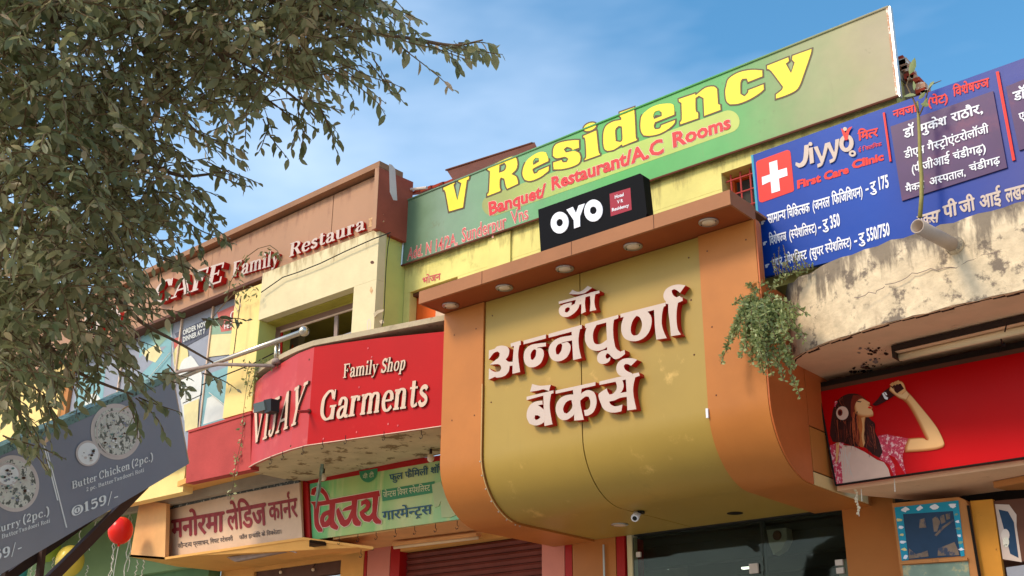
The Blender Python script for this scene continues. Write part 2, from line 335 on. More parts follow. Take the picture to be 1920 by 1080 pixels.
def grow(p, d):
    """push a closed outline outwards by d (px)"""
    s = 1 if area(p) > 0 else -1; out = []
    for i in range(len(p)):
        a = Vector(p[i])-Vector(p[i-1]); b = Vector(p[(i+1) % len(p)])-Vector(p[i])
        if a.length < 1e-6: a = b
        if b.length < 1e-6: b = a
        na = Vector((a.y, -a.x)).normalized(); nb = Vector((b.y, -b.x)).normalized(); nn = na+nb
        nn = nn/max(.6, nn.length**2/2) if nn.length > .3 else na
        out.append(Vector(p[i])+nn*d*s)
    return out
def shape2d(outer, holes=(), g=0., sm=True, n=3):
    o = smooth_poly(outer, n=n) if sm else [Vector(p) for p in outer]
    hs = [smooth_poly(h, n=n) if sm else [Vector(p) for p in h] for h in holes]
    if g: o = grow(o, g); hs = [grow(h, -g) for h in hs if abs(area(h)) > abs(g)*g*8]
    loops = [o]+hs; tris = tessellate_polygon([[Vector((p.x, p.y, 0)) for p in q] for q in loops])
    return [p for q in loops for p in q], [list(t) for t in tris]
def solid(name, shp, S, depth, m, parent, n=NY, off=0., step=.0003):
    """2-D shapes (list of (verts, tris) in photo px) standing on surface S: front at S+n*off, sides going back by depth"""
    V = []; F = []; MI = []
    for k, (v, t) in enumerate(shp):
        fr = [S(p[0], p[1])+n*(off+step*k) for p in v]; b = len(V); V += fr; N = len(fr)
        F += [[i+b for i in q] for q in t]; MI += [0]*len(t)
        if depth:
            V += [p-n*depth for p in fr]; cnt = {}
            for q in t:
                for i in range(len(q)):
                    e = (q[i], q[(i+1) % len(q)]); key = tuple(sorted(e)); cnt.setdefault(key, []).append(e)
            for key, es in cnt.items():
                if len(es) == 1: a, c = es[0]; F.append([a+b, c+b, c+b+N, a+b+N]); MI.append(1 if not isinstance(m, str) else 0)
    return obj(name, V, F, m, parent, mi=MI if not isinstance(m, str) else None, fix=False)
def decal(name, pts, S, m, parent, layer=1, C=None, sm=False, holes=(), depth=0, g=0, n=NY):
    if C: pts = [C(p) for p in pts]; holes = [[C(p) for p in h] for h in holes]
    return solid(name, [shape2d(pts, holes, g, sm)], S, depth, m, parent, off=.0016*layer, n=n)
def homog(W, H, q):
    """q = photo px of baseline-left, baseline-right, top-right, top-left for the em box (0..W, 0..H)"""
    src = [(0, 0), (W, 0), (W, H), (0, H)]; A_ = []; B_ = []
    for (x, y), (u, v) in zip(src, q):
        A_ += [[x, y, 1, 0, 0, 0, -u*x, -u*y], [0, 0, 0, x, y, 1, -v*x, -v*y]]; B_ += [u, v]
    h = np.linalg.solve(np.array(A_, float), np.array(B_, float))
    return lambda x, y: ((h[0]*x+h[1]*y+h[2])/(h[6]*x+h[7]*y+1), (h[3]*x+h[4]*y+h[5])/(h[6]*x+h[7]*y+1))
_tm = {}
def glyphs(s, bold=0., res=2):
    if (s, bold) in _tm: return _tm[(s, bold)]
    c = bpy.data.curves.new('t', 'FONT'); c.body = s; c.offset = bold; c.resolution_u = res; c.fill_mode = 'FRONT'
    o = bpy.data.objects.new('t', c); me = o.to_mesh()
    r = ([(v.co.x, v.co.y) for v in me.vertices], [list(p.vertices) for p in me.polygons]); o.to_mesh_clear(); bpy.data.objects.remove(o); bpy.data.curves.remove(c)
    _tm[(s, bold)] = r; return r
def maxx(s): return max(p[0] for p in glyphs(s, 0)[0])
def adv(s): return maxx(s+'|')-maxx('|')
def compose(s, bold=0.):
    if bold and any(ord(c) > 0x900 for c in s):
        base, W = compose0(s, 0.); out = []
        for dx, dy in ((-bold, 0), (bold, 0), (0, bold*.7), (0, -bold*.7)): out += [([(p[0]+dx, p[1]+dy) for p in v], f) for v, f in base]
        return out, W
    return compose0(s, bold)
def compose0(s, bold=0.):
    """visual-order text; '~' cuts the stem of the letter before it (half form), '^' sets a reph on it, '_' a sub-ra"""
    out = []; x = 0.; i = 0; buf = ''
    def flush():
        nonlocal buf, x
        if buf:
            v, f = glyphs(buf, bold); out.append(([(p[0]+x, p[1]) for p in v], f)); x += adv(buf); buf = ''
    while i < len(s):
        nx = s[i+1] if i+1 < len(s) else ''
        if nx == '~':
            flush(); v, f = glyphs(s[i], bold); a = adv(s[i]); cut = a-.17
            if s[i] in 'टक': cut = a-.05 if s[i] == 'ट' else a-.12
            bm = bmesh.new(); vs = [bm.verts.new((p[0], p[1], 0)) for p in v]
            for q in f:
                try: bm.faces.new([vs[k] for k in q])
                except ValueError: pass
            bmesh.ops.bisect_plane(bm, geom=bm.verts[:]+bm.edges[:]+bm.faces[:], plane_co=(cut, 0, 0), plane_no=(1, 0, 0), clear_outer=True)
            bm.verts.index_update(); out.append(([(q.co.x+x, q.co.y) for q in bm.verts], [[w.index for w in q.verts] for q in bm.faces])); bm.free()
            x += cut; i += 2; continue
        if s[i] in '^_':
            flush()
            if s[i] == '^': pts = [(-.02, .66), (-.1, .74), (-.09, .86), (.02, .9), (.04, .84), (-.03, .81), (-.03, .74), (.02, .68)]; ox = x-.09
            else: pts = [(-.14, -.16), (0, -.02), (.14, -.16), (.1, -.2), (0, -.1), (-.1, -.2)]; ox = x-.26
            v, t = shape2d([Vector((p[0]+ox, p[1])) for p in pts], sm=False, g=bold); out.append(([(p[0], p[1]) for p in v], t)); i += 1; continue
        buf += s[i]; i += 1
    flush(); return out, x
def text(name, s, q, S, m, parent, layer=2, bold=.01, H=.66, C=None, n=NY, depth=0.):
    if C: q = [C(p) for p in q]
    parts, W = compose(s, bold); h = homog(W, H, q); np_ = sum(1 for v, f in parts if v)
    k_ = min(1, 5/max(1, np_))
    return solid(name, [([h(*p) for p in v], f) for v, f in parts if v], S, depth, m, parent, off=.0016*layer, n=n, step=.0003*k_)
# -- a bold serif face drawn as nib strokes
def nib(pts, T=.135, t=.05, fixed=None, closed=False, sm=True):
    P = smooth_poly(pts, closed, 200, 4) if sm and len(pts) > 2 else [Vector(p) for p in pts]
    Lp, Rp = [], []; N = len(P)
    for i in range(N):
        d = (P[(i+1) % N] if closed or i < N-1 else P[i])-(P[i-1] if closed or i > 0 else P[i])
        d.normalize(); w = fixed or t+(T-t)*abs(d.y)**1.3; nn = Vector((-d.y, d.x))*w/2; Lp.append(P[i]+nn); Rp.append(P[i]-nn)
    V = Lp+Rp; F = [[i, i+N, (i+1) % N+N, (i+1) % N] for i in range(N if closed else N-1)]
    return V, F
def SR(x, y, w=.25): return ('f', .05, [(x-w/2, y), (x+w/2, y)])
ST = lambda x, a, b: ('l', [(x, a), (x, b)])
FL = lambda x, y: ('f', .05, [(x-.11, y-.02), (x, y-.02)])
DOT = lambda x, y, r=.13: ('f', r, [(x-r/2, y), (x+r/2, y)])
SERIF = {
 'l': (.3, [ST(.15, 0, .72), SR(.15, .025), FL(.15, .715)]), 'i': (.3, [ST(.15, 0, .48), SR(.15, .025), FL(.15, .475), DOT(.14, .64)]),
 'n': (.6, [ST(.14, 0, .48), ST(.42, 0, .34), SR(.14, .025, .23), SR(.42, .025, .23), FL(.14, .475), ('s', [(.14, .34), (.24, .45), (.34, .46), (.41, .41), (.42, .3)])]),
 'h': (.6, [ST(.14, 0, .72), ST(.42, 0, .34), SR(.14, .025, .23), SR(.42, .025, .23), FL(.14, .715), ('s', [(.14, .34), (.24, .45), (.34, .46), (.41, .41), (.42, .3)])]),
 'm': (.86, [ST(.14, 0, .48), ST(.42, 0, .34), ST(.7, 0, .34), SR(.14, .025, .2), SR(.42, .025, .2), SR(.7, .025, .2), FL(.14, .475), ('s', [(.14, .34), (.24, .45), (.34, .46), (.41, .41), (.42, .3)]), ('s', [(.42, .34), (.52, .45), (.62, .46), (.69, .41), (.7, .3)])]),
 'u': (.6, [ST(.14, .12, .48), ST(.42, 0, .48), FL(.14, .475), FL(.42, .475), ('f', .05, [(.42, .025), (.55, .025)]), ('s', [(.14, .16), (.17, .05), (.26, .02), (.35, .06), (.42, .16)])]),
 'r': (.45, [ST(.14, 0, .48), SR(.14, .025), FL(.14, .475), ('s', [(.14, .32), (.22, .44), (.33, .455)]), DOT(.36, .405, .11)]),
 'a': (.52, [('s', [(.12, .36), (.18, .455), (.28, .46), (.37, .38), (.37, .2), (.37, .08), (.44, .02), (.5, .04)]), ('s', [(.37, .27), (.2, .24), (.1, .13), (.16, .02), (.28, .04), (.37, .14)]), DOT(.12, .36, .11)]),
 'e': (.48, [('f', .045, [(.1, .25), (.42, .25)]), ('s', [(.41, .25), (.39, .38), (.28, .46), (.15, .41), (.08, .24), (.14, .07), (.27, .015), (.42, .1)])]),
 'c': (.46, [('s', [(.38, .38), (.27, .46), (.15, .41), (.08, .24), (.14, .07), (.27, .015), (.41, .1)]), DOT(.36, .36, .1)]),
 'o': (.52, [('o', [(.25, .465), (.13, .41), (.08, .24), (.13, .07), (.25, .015), (.37, .07), (.42, .24), (.37, .41)])]),
 's': (.42, [('g', .1, [(.34, .38), (.27, .44), (.16, .43), (.1, .34), (.18, .27), (.3, .2), (.33, .11), (.25, .04), (.13, .04), (.06, .13)])]),
 't': (.38, [('s', [(.17, .62), (.17, .3), (.17, .1), (.24, .025), (.36, .07)]), ('f', .05, [(.03, .455), (.34, .455)])]),
 'p': (.56, [ST(.14, -.2, .48), SR(.14, -.185), FL(.14, .475), ('s', [(.14, .38), (.24, .46), (.36, .44), (.43, .25), (.37, .05), (.25, .015), (.14, .1)])]),
 'd': (.58, [ST(.42, 0, .72), FL(.42, .715), ('f', .05, [(.42, .025), (.54, .025)]), ('s', [(.42, .38), (.32, .46), (.19, .44), (.1, .25), (.17, .05), (.29, .015), (.42, .1)])]),
 'k': (.6, [ST(.14, 0, .72), SR(.14, .025), FL(.14, .715), ('f', .045, [(.16, .18), (.42, .45)]), ('f', .12, [(.25, .3), (.46, .04)]), SR(.48, .025, .2), SR(.42, .455, .2)]),
 'y': (.52, [('f', .12, [(.12, .45), (.29, .05)]), ('f', .045, [(.44, .45), (.28, .03), (.2, -.13), (.12, -.17)]), SR(.12, .455, .2), SR(.44, .455, .16), DOT(.1, -.14, .09)]),
 'R': (.68, [ST(.17, 0, .7), SR(.17, .025), SR(.13, .675, .22), ('s', [(.17, .675), (.4, .67), (.52, .53), (.4, .38), (.17, .36)]), ('f', .13, [(.36, .37), (.56, .03)]), SR(.58, .025, .18)]),
 'B': (.64, [ST(.17, 0, .7), ('f', .05, [(.05, .025), (.36, .025)]), ('f', .05, [(.05, .675), (.36, .675)]), ('s', [(.3, .675), (.46, .65), (.5, .53), (.42, .4), (.17, .375)]), ('s', [(.3, .375), (.5, .33), (.55, .19), (.48, .05), (.3, .025)])]),
 'F': (.6, [ST(.17, 0, .7), SR(.17, .025, .28), ('f', .06, [(.05, .67), (.55, .67)]), ('f', .06, [(.54, .7), (.54, .5)]), ('f', .05, [(.17, .37), (.4, .37)]), ('f', .05, [(.4, .28), (.4, .46)])]),
 'E': (.64, [ST(.17, 0, .7), ('f', .06, [(.05, .03), (.58, .03)]), ('f', .06, [(.57, 0), (.57, .2)]), ('f', .06, [(.05, .67), (.56, .67)]), ('f', .06, [(.55, .7), (.55, .5)]), ('f', .05, [(.17, .37), (.42, .37)]), ('f', .05, [(.42, .28), (.42, .46)])]),
 'C': (.64, [('s', [(.54, .5), (.44, .66), (.3, .67), (.13, .53), (.1, .35), (.14, .15), (.3, .025), (.46, .04), (.57, .18)]), ('f', .05, [(.56, .7), (.56, .46)])]),
 'G': (.7, [('s', [(.54, .5), (.44, .66), (.3, .67), (.13, .53), (.1, .35), (.14, .15), (.3, .025), (.46, .04), (.54, .12)]), ('f', .05, [(.56, .7), (.56, .46)]), ST(.56, 0, .3), SR(.55, .31, .26)]),
 'A': (.68, [('f', .05, [(.1, .02), (.33, .7)]), ('f', .14, [(.34, .69), (.56, .02)]), ('f', .05, [(.18, .22), (.46, .22)]), SR(.1, .025, .2), SR(.57, .025, .22)]),
 'V': (.66, [('f', .14, [(.12, .69), (.34, .02)]), ('f', .05, [(.57, .69), (.35, .02)]), SR(.12, .675, .24), SR(.56, .675, .2)]),
 'Y': (.64, [('f', .13, [(.12, .69), (.33, .32)]), ('f', .05, [(.56, .69), (.34, .32)]), ST(.33, 0, .34), SR(.12, .675, .22), SR(.55, .675, .2), SR(.33, .025)]),
 'I': (.34, [ST(.17, 0, .7), SR(.17, .025), SR(.17, .675)]), 'T': (.62, [ST(.3, 0, .7), SR(.3, .025), ('f', .06, [(.05, .67), (.56, .67)]), ('f', .05, [(.06, .7), (.06, .5)]), ('f', .05, [(.55, .7), (.55, .5)])]),
 'J': (.46, [('s', [(.28, .7), (.28, .3), (.28, .12), (.2, .02), (.08, .05)]), SR(.28, .675), DOT(.08, .1, .11)]),
 'S': (.54, [('g', .12, [(.44, .53), (.35, .64), (.2, .64), (.11, .52), (.2, .4), (.38, .31), (.44, .17), (.34, .05), (.18, .05), (.08, .18)]), ('f', .05, [(.46, .7), (.46, .5)]), ('f', .05, [(.07, 0), (.07, .2)])]),
 '1': (.4, [ST(.2, 0, .68), SR(.2, .025, .28), ('f', .05, [(.06, .56), (.2, .66)])]),
 '2': (.5, [('g', .09, [(.1, .52), (.18, .64), (.32, .64), (.4, .52), (.34, .36), (.1, .08)]), ('f', .11, [(.07, .06), (.44, .06)])]),
 '5': (.5, [('f', .11, [(.12, .63), (.42, .63)]), ('f', .05, [(.12, .66), (.11, .38)]), ('g', .11, [(.12, .38), (.26, .43), (.39, .36), (.4, .2), (.3, .06), (.16, .05), (.08, .12)])]),
 '9': (.5, [('o', [(.25, .66), (.13, .6), (.1, .47), (.14, .34), (.25, .29), (.36, .34), (.4, .47), (.36, .6)]), ('g', .1, [(.39, .47), (.4, .28), (.32, .1), (.2, .04), (.1, .08)])]),
 '(': (.3, [('s', [(.26, .76), (.13, .55), (.1, .3), (.13, .05), (.26, -.14)])]), ')': (.3, [('s', [(.04, .76), (.17, .55), (.2, .3), (.17, .05), (.04, -.14)])]),
 '/': (.36, [('f', .045, [(.04, -.12), (.3, .76)])]), '-': (.34, [('f', .08, [(.06, .26), (.28, .26)])]), '.': (.24, [DOT(.12, .06, .12)]), ' ': (.28, []),
 '@': (.74, [('o', [(.36, .62), (.16, .54), (.07, .3), (.16, .05), (.36, -.02), (.58, .08), (.66, .3), (.57, .54)]), ('o', [(.36, .45), (.27, .4), (.24, .3), (.28, .18), (.37, .14), (.45, .2), (.47, .3), (.45, .41)])]),
}
def serif_shapes(ch, wk=1.):
    out = []
    for k, *a in SERIF[ch][1]:
        if k == 'l': out.append(nib(a[0], .14*wk, .05, sm=False))
        elif k == 's': out.append(nib(a[0], .13*wk, .05))
        elif k == 'o': out.append(nib(a[0], .13*wk, .05, closed=True))
        elif k == 'f': out.append(nib(a[1], fixed=a[0]*(wk if a[0] > .08 else 1), sm=False))
        elif k == 'g': out.append(nib(a[1], fixed=a[0]*wk))
    return out
def serif(name, s, q, S, m, parent, layer=2, C=None, n=NY, depth=0., H=.7, each=False, wk=1., off=None):
    if C: q = [C(p) for p in q]
    W = sum(SERIF[c][0] for c in s); h = homog(W, H, q); x = 0; allp = []; res = []
    for c in s:
        sh = [([h(p[0]+x, p[1]) for p in v], f) for v, f in serif_shapes(c, wk)]; x += SERIF[c][0]
        if each and sh: res.append(solid(name, sh, S, depth, m, parent, off=off if off is not None else .0016*layer, n=n))
        allp += sh
    return res if each else solid(name, allp, S, depth, m, parent, off=off if off is not None else .0016*layer, n=n)
def px_box(name, quad, S, depth, m, parent, n=NY, off=0.):
    """a flat board whose front face has the four photo corners"""
    return solid(name, [([tuple(p) for p in quad], [[0, 1, 2, 3]])], S, depth, m, parent, n=n, off=off)
# ================================================================== SETTING
def struct(o): o['kind'] = 'structure'; return o
struct(obj('ground', [(-300, -300, -.02), (300, -300, -.02), (300, 300, -.02), (-300, 300, -.02)], [(0, 1, 2, 3)], 'asphalt', loc=(0, 0, -.02)))
struct(MB().box((-40, 4.6, -.015), (25, 7.2, .13)).build('pavement', 'pavement', loc=(0, 5, 0)))
struct(MB().box((-40, 7.2, -.015), (25, 16, .28)).build('shop_floor', 'pavement', loc=(0, 10, 0)))

# ================================================================== HOTEL BUILDING (middle)
H = thing('hotel_building', 'yellow green rendered upper storey behind the long green banner and above the brown canopy', 'building', (-6, 8.45, 0))
w = MB()
XW0, XW1 = -9.0, -2.95
# wall with a notch (old opening) at the left and a barred window opening at the right
w.box((-8.84, 8.45, 6.4), (-4.66, 8.65, 6.95)); w.box((-8.0, 8.45, 5.3), (-4.66, 8.65, 6.398))
w.box((-8.84, 8.45, 5.75), (-8.74, 8.56, 6.398))
w.box((-4.658, 8.45, 6.56), (XW1, 8.65, 6.95)); w.box((-4.658, 8.45, 5.3), (-3.9, 8.65, 5.95)); w.box((-3.898, 8.45, 5.3), (XW1, 8.65, 6.558))
w.build('wall', 'wall_yellow', H)
MB().box((-7.54, 8.425, 5.92), (-7.22, 8.449, 6.72)).build('pilaster', 'wall_yellow', H)
box('inner_wall', (-8.84, 8.57, 5.3), (-7.9, 8.62, 6.398), 'orange_wall', H)
box('lintel', (-8.79, 8.5, 6.36), (-8.01, 8.565, 6.395), 'brown_dark', H)
box('curtain', (-8.42, 8.55, 5.4), (-8.1, 8.568, 6.3), 'letter_cream', H)
MB().box((-8.8, 12.8, 3.9), (-2.95, 13.0, 6.9)).box((-3.1, 8.66, 5.3), (-2.96, 12.8, 6.95)).build('rear_wall', 'wall_yellow', H)
box('roof_slab', (-8.84, 8.46, 6.96), (-2.95, 13.0, 7.06), 'slab', H)
box('side_return', (-9.12, 8.12, 5.75), (-8.845, 13, 7.02), 'wall_green', H)
box('parapet_cap', (-8.84, 8.44, 6.952), (-2.95, 8.7, 6.975), 'wall_yellow', H)
# barred window
wn = MB().box((-4.655, 8.6, 5.952), (-3.9, 8.64, 5.99)).box((-4.655, 8.6, 6.52), (-3.9, 8.64, 6.556)).box((-4.655, 8.6, 5.99), (-4.61, 8.64, 6.52)).box((-3.945, 8.6, 5.99), (-3.9, 8.64, 6.52)).build('window', 'orange_wall', H)
box('pane', (-4.6, 8.64, 5.99), (-3.95, 8.65, 6.52), 'room_dark', wn)
for k in range(7): MB().tube([(-4.6+k*.1, 8.52, 5.96), (-4.6+k*.1, 8.52, 6.55)], .009, 6).build('window_bar', 'pink_wall', wn)
for k in range(4): MB().tube([(-4.65, 8.515, 6.04+k*.15), (-3.9, 8.515, 6.04+k*.15)], .008, 6).build('window_bar', 'pink_wall', wn)
# faint painted mark on the wall (faded red words)
S845 = PY(8.45)
text('painted_mark', 'भोजन', [(792, 533), (826, 524), (826, 512), (792, 521)], S845, 'red_faded', H, 2, .03)
# nail holes, little stains
# red clay roof behind banner, tin sheets, broken brick edge
t = thing('tin_roof_sheet', 'dark brown tin sheet poking up behind the left half of the green banner', 'roof sheet', (-8, 8.7, 7.4))
c4 = [onY(838, 318, 8.6), onY(980, 270, 8.6), onY(1000, 272, 9.4), onY(860, 330, 9.4)]
MB().slab([onY(838, 320, 8.75), onY(1000, 268, 8.75), onY(1010, 290, 8.5), onY(850, 338, 8.5)], (0, .02, .02)).build('sheet', 'roof_brown', t)
MB().tube([onY(836, 319, 8.74), onY(998, 268, 8.74)], .012).build('edge_bar', 'roof_brown', t)
t = thing('tile_roof', 'red clay tile roof slope seen left of the green banner, above its corner', 'roof', (-9, 9, 7.3))
e0, e1 = onY(766, 362, 8.5), onY(846, 330, 8.5); back = Vector((0, 1.3, .62))
for k in range(4):
    a = e0.lerp(e1, k/4)+Vector((0, .02*k, 0)); b = e0.lerp(e1, (k+.96)/4)+Vector((0, .02*k, 0))
    MB().slab([a, b, b+back, a+back], (0, .01, -.03)).build('tile_row', 'roof_red', t)
MB().tube([onY(763, 356, 8.44), onY(800, 352, 8.44)], .018).build('ridge_pipe', 'white_peel', t)
t = thing('broken_brickwork', 'crumbling reddish brick edge and worn plaster right behind the banner end', 'brickwork', (-2.6, 8.7, 6.9))
P_ = [(1684, 108), (1692, 116), (1699, 132), (1708, 138), (1712, 150), (1722, 158), (1728, 166), (1738, 176), (1742, 190), (1700, 215), (1660, 226), (1684, 190)]
decal('plaster_patch', P_, PY(8.7), 'sheet_metal', t, 0, depth=.25)
random.seed(5)
for k in range(16):
    a = k/15; px = 1686+54*a+random.uniform(-3, 3); py = 110+70*a+random.uniform(-2, 6)
    c = onY(px, py, 8.68); r = random.uniform(.015, .03)
    MB().box((c.x-r*1.6, c.y-.03, c.z-r), (c.x+r*1.6, c.y+.1, c.z+r)).build('brick', 'frame_worn' if k % 3 else 'roof_red', t)

# ------------------------------------------------------------------ green banner "V Residency"
B = thing('hotel_banner', 'long green banner board with big yellow serif hotel name along the roofline', 'sign', (-5.75, 8.25, 6.6))
S = PY(8.40); qb = [(762, 376), (1666, 12), (1685, 180), (753, 498)]
c0, c1, c2, c3 = [S(*p) for p in qb]
zt, zb, xl, xr = 7.47, 6.62, -8.68, -2.85
px_box('banner_sheet', qb, S, .03, 'banner_green', B)
fr = [onY(*p, 8.395) for p in qb]
MB().tube([fr[3], fr[0]], .014, 6).build('frame_bar', 'alu', B); MB().tube([fr[0], fr[1]], .011, 6).build('frame_bar', 'banner_green', B)
MB().slab([onY(1665, 12, 8.393), onY(1669, 11, 8.393), onY(1688, 180, 8.393), onY(1684, 182, 8.393)], (0, .05, 0)).build('frame_bar', 'alu', B)
MB().slab([onY(1661, 16, 8.39), onY(1664, 13, 8.39), onY(1683, 180, 8.39), onY(1680, 182, 8.39)], (0, .012, 0)).build('frame_bar', 'frame_worn', B)
MB().tube([fr[2], fr[3]], .013, 6).build('frame_bar', 'roof_brown', B)
for fx in (-8.2, -6.9, -5.6, -4.3, -3.1): MB().tube([(fx, 8.46, 6.97), (fx, 8.46, 7.5)], .02, 6).tube([(fx, 8.46, 7.4), (fx, 9.1, 7.02)], .018, 6).build('support_post', 'steel_dark', B)
def capsule(a, b, r, n=12):
    a, b = Vector(a), Vector(b); d = (b-a).normalized(); nn = Vector((-d.y, d.x)); ra, rb = r if isinstance(r, tuple) else (r, r)
    th = [math.pi*i/n for i in range(n+1)]
    return [b+(nn*math.cos(t)+d*math.sin(t))*rb for t in th]+[a+(-nn*math.cos(t)-d*math.sin(t))*ra for t in th]
decal('print_band', capsule((924, 385), (1366, 228), (20, 21)), S, 'pill', B, 1)
cA, cB, cC = crop(740, 200, 3.6), crop(1100, 150, 5.4), crop(1330, 0, 4.154)
def ell(cx, cy, rx, ry, rot=0, n=16): return [(cx+rx*math.cos(2*math.pi*i/n)*math.cos(rot)-ry*math.sin(2*math.pi*i/n)*math.sin(rot), cy+rx*math.cos(2*math.pi*i/n)*math.sin(rot)+ry*math.sin(2*math.pi*i/n)*math.cos(rot)) for i in range(n)]
RES = [
 (cA, [[[(325, 545), (410, 506), (412, 520), (404, 530), (425, 630), (447, 520), (428, 510), (426, 492), (512, 462), (506, 492), (494, 500), (468, 685), (365, 715), (340, 580), (328, 570)]]]),
 (cA, [[[(622, 408), (740, 352), (800, 332), (828, 345), (836, 385), (828, 425), (800, 455), (826, 470), (838, 500), (840, 525), (760, 562), (748, 540), (738, 492), (722, 485), (716, 500), (716, 545), (722, 560), (718, 575), (622, 612), (624, 585), (634, 570), (640, 440), (624, 430)], [(714, 398), (742, 386), (750, 402), (740, 428), (712, 440)]]]),
 (cA, [[[(1044, 350), (1044, 372), (948, 418), (938, 430), (946, 448), (962, 442), (972, 428), (1048, 396), (1046, 436), (990, 480), (920, 508), (878, 500), (860, 465), (864, 415), (890, 360), (940, 320), (990, 300), (1028, 306)], [(940, 374), (953, 352), (970, 354), (970, 370), (942, 387)]]]),
 (cA, [[[(1250, 222), (1252, 282), (1200, 300), (1190, 285), (1165, 278), (1150, 290), (1160, 305), (1215, 295), (1252, 310), (1262, 345), (1250, 385), (1200, 412), (1130, 428), (1070, 430), (1066, 375), (1130, 355), (1140, 372), (1160, 370), (1168, 355), (1150, 345), (1095, 355), (1065, 335), (1068, 285), (1090, 250), (1150, 230), (1215, 222)]]]),
 (cA, [[[(1270, 195), (1366, 155), (1370, 180), (1383, 300), (1393, 315), (1392, 330), (1280, 370), (1280, 350), (1290, 335), (1284, 225), (1272, 215)]], [ell(1320, 138, 50, 30, -.4)]]),
 (cB, [[[(330, 325), (490, 268), (500, 420), (508, 580), (520, 590), (522, 615), (362, 680), (356, 665), (280, 715), (210, 728), (175, 700), (162, 620), (168, 520), (200, 455), (270, 415), (345, 400), (345, 385), (330, 370)], [(300, 510), (330, 475), (352, 480), (358, 600), (340, 622), (305, 615)]]]),
 (cB, [[[(540, 430), (560, 350), (640, 280), (740, 240), (850, 232), (890, 250), (898, 300), (898, 358), (700, 436), (690, 470), (700, 492), (735, 488), (748, 470), (750, 455), (905, 397), (900, 440), (840, 500), (740, 555), (640, 575), (575, 570), (545, 520)], [(685, 365), (700, 330), (735, 318), (755, 335), (755, 362), (690, 387)]]]),
 (cB, [[[(928, 190), (1105, 130), (1110, 145), (1200, 75), (1290, 60), (1330, 90), (1335, 160), (1340, 240), (1362, 250), (1366, 310), (1190, 375), (1185, 355), (1178, 190), (1140, 170), (1112, 190), (1115, 310), (1138, 330), (1140, 395), (945, 462), (942, 420), (958, 400), (955, 240), (930, 220)]]]),
 (cC, [[[(128, 670), (150, 610), (230, 560), (330, 540), (420, 545), (422, 600), (300, 648), (290, 620), (262, 622), (250, 650), (250, 730), (275, 745), (298, 720), (300, 700), (430, 650), (432, 700), (400, 730), (320, 780), (230, 815), (160, 820), (130, 790), (120, 720)]]]),
 (cC, [[[(445, 510), (622, 440), (628, 480), (605, 500), (638, 565), (660, 490), (640, 470), (645, 432), (805, 375), (795, 430), (740, 590), (715, 660), (680, 710), (600, 750), (515, 778), (515, 735), (560, 700), (570, 680), (480, 560), (448, 545)]]])]
for C_, polys in RES:
    sh = [([C_(p) for p in q[0]], [[C_(p) for p in h_] for h_ in q[1:]]) for q in polys]
    o = solid('letter_outline', [shape2d(a, b, 1.3) for a, b in sh], S, 0, 'outline_brown', B, off=.0030)
    o2 = solid('letter', [shape2d(a, b, -1.5) for a, b in sh], S, 0, 'yellow_print', B, off=.0050)
for s_, q in (('Banquet/', [(917, 404), (1023, 368), (1023, 346), (915, 382)]), ('Restaurant/A.C', [(1034, 357), (1246, 286), (1243, 261), (1033, 335)]), ('Rooms', [(1261, 277), (1371, 240), (1369, 217), (1259, 252)])):
    text('lettering', s_, q, S, 'pale_pink_print', B, 2, .058); text('lettering', s_, q, S, 'red_print', B, 4, .034)
for s_, q in (('Add. N 14/2A,', [(764, 488), (859, 459), (859, 437), (766, 467)]), ('Sunderpur', [(866, 455), (950, 427), (949, 402), (866, 430)]), ('Vns', [(960, 421), (992, 410), (990, 387), (958, 398)])):
    text('lettering', s_, q, S, 'pale_pink_print', B, 2, .035); text('lettering', s_, q, S, 'red_faded', B, 4, .004)

# ------------------------------------------------------------------ canopy over the shop front
K = thing('entrance_canopy', 'brown boxed canopy with five round downlights under the black lit sign', 'canopy', (-5.9, 7.8, 5.77))
ZS = 5.77
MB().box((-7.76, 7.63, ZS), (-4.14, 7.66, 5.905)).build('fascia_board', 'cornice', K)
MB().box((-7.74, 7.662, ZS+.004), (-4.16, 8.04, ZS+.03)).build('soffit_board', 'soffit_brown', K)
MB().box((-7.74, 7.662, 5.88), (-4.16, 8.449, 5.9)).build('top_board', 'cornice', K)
MB().box((-4.158, 7.662, ZS), (-4.14, 8.05, 5.905)).build('end_board', 'cornice', K); MB().box((-7.76, 7.662, ZS), (-7.742, 8.44, 5.905)).build('end_board', 'cornice', K)
for px in (-6.9, -5.8, -4.9): MB().box((px, 7.627, ZS+.002), (px+.004, 7.632, 5.903)).build('joint', 'brown_dark', K)
for (lx, ly) in ((-7.53, 7.86), (-6.79, 7.84), (-6.04, 7.84), (-5.25, 7.82), (-4.46, 7.81)):
    d = MB().lathe((lx, ly, ZS-.012), (0, 0, 1), [(.062, .004), (.085, 0), (.088, .006), (.085, .018)], 20).build('downlight', 'alu', K, True)
    MB().lathe((lx, ly, ZS-.01), (0, 0, 1), [(.02, -.006), (.056, -.002), (.06, .006)], 20).build('lens', 'bulb', d, True)
    for sx in (-1, 1): MB().ball((lx+sx*.072, ly, ZS-.013), .006, 6, 4).build('screw', 'steel_dark', d)
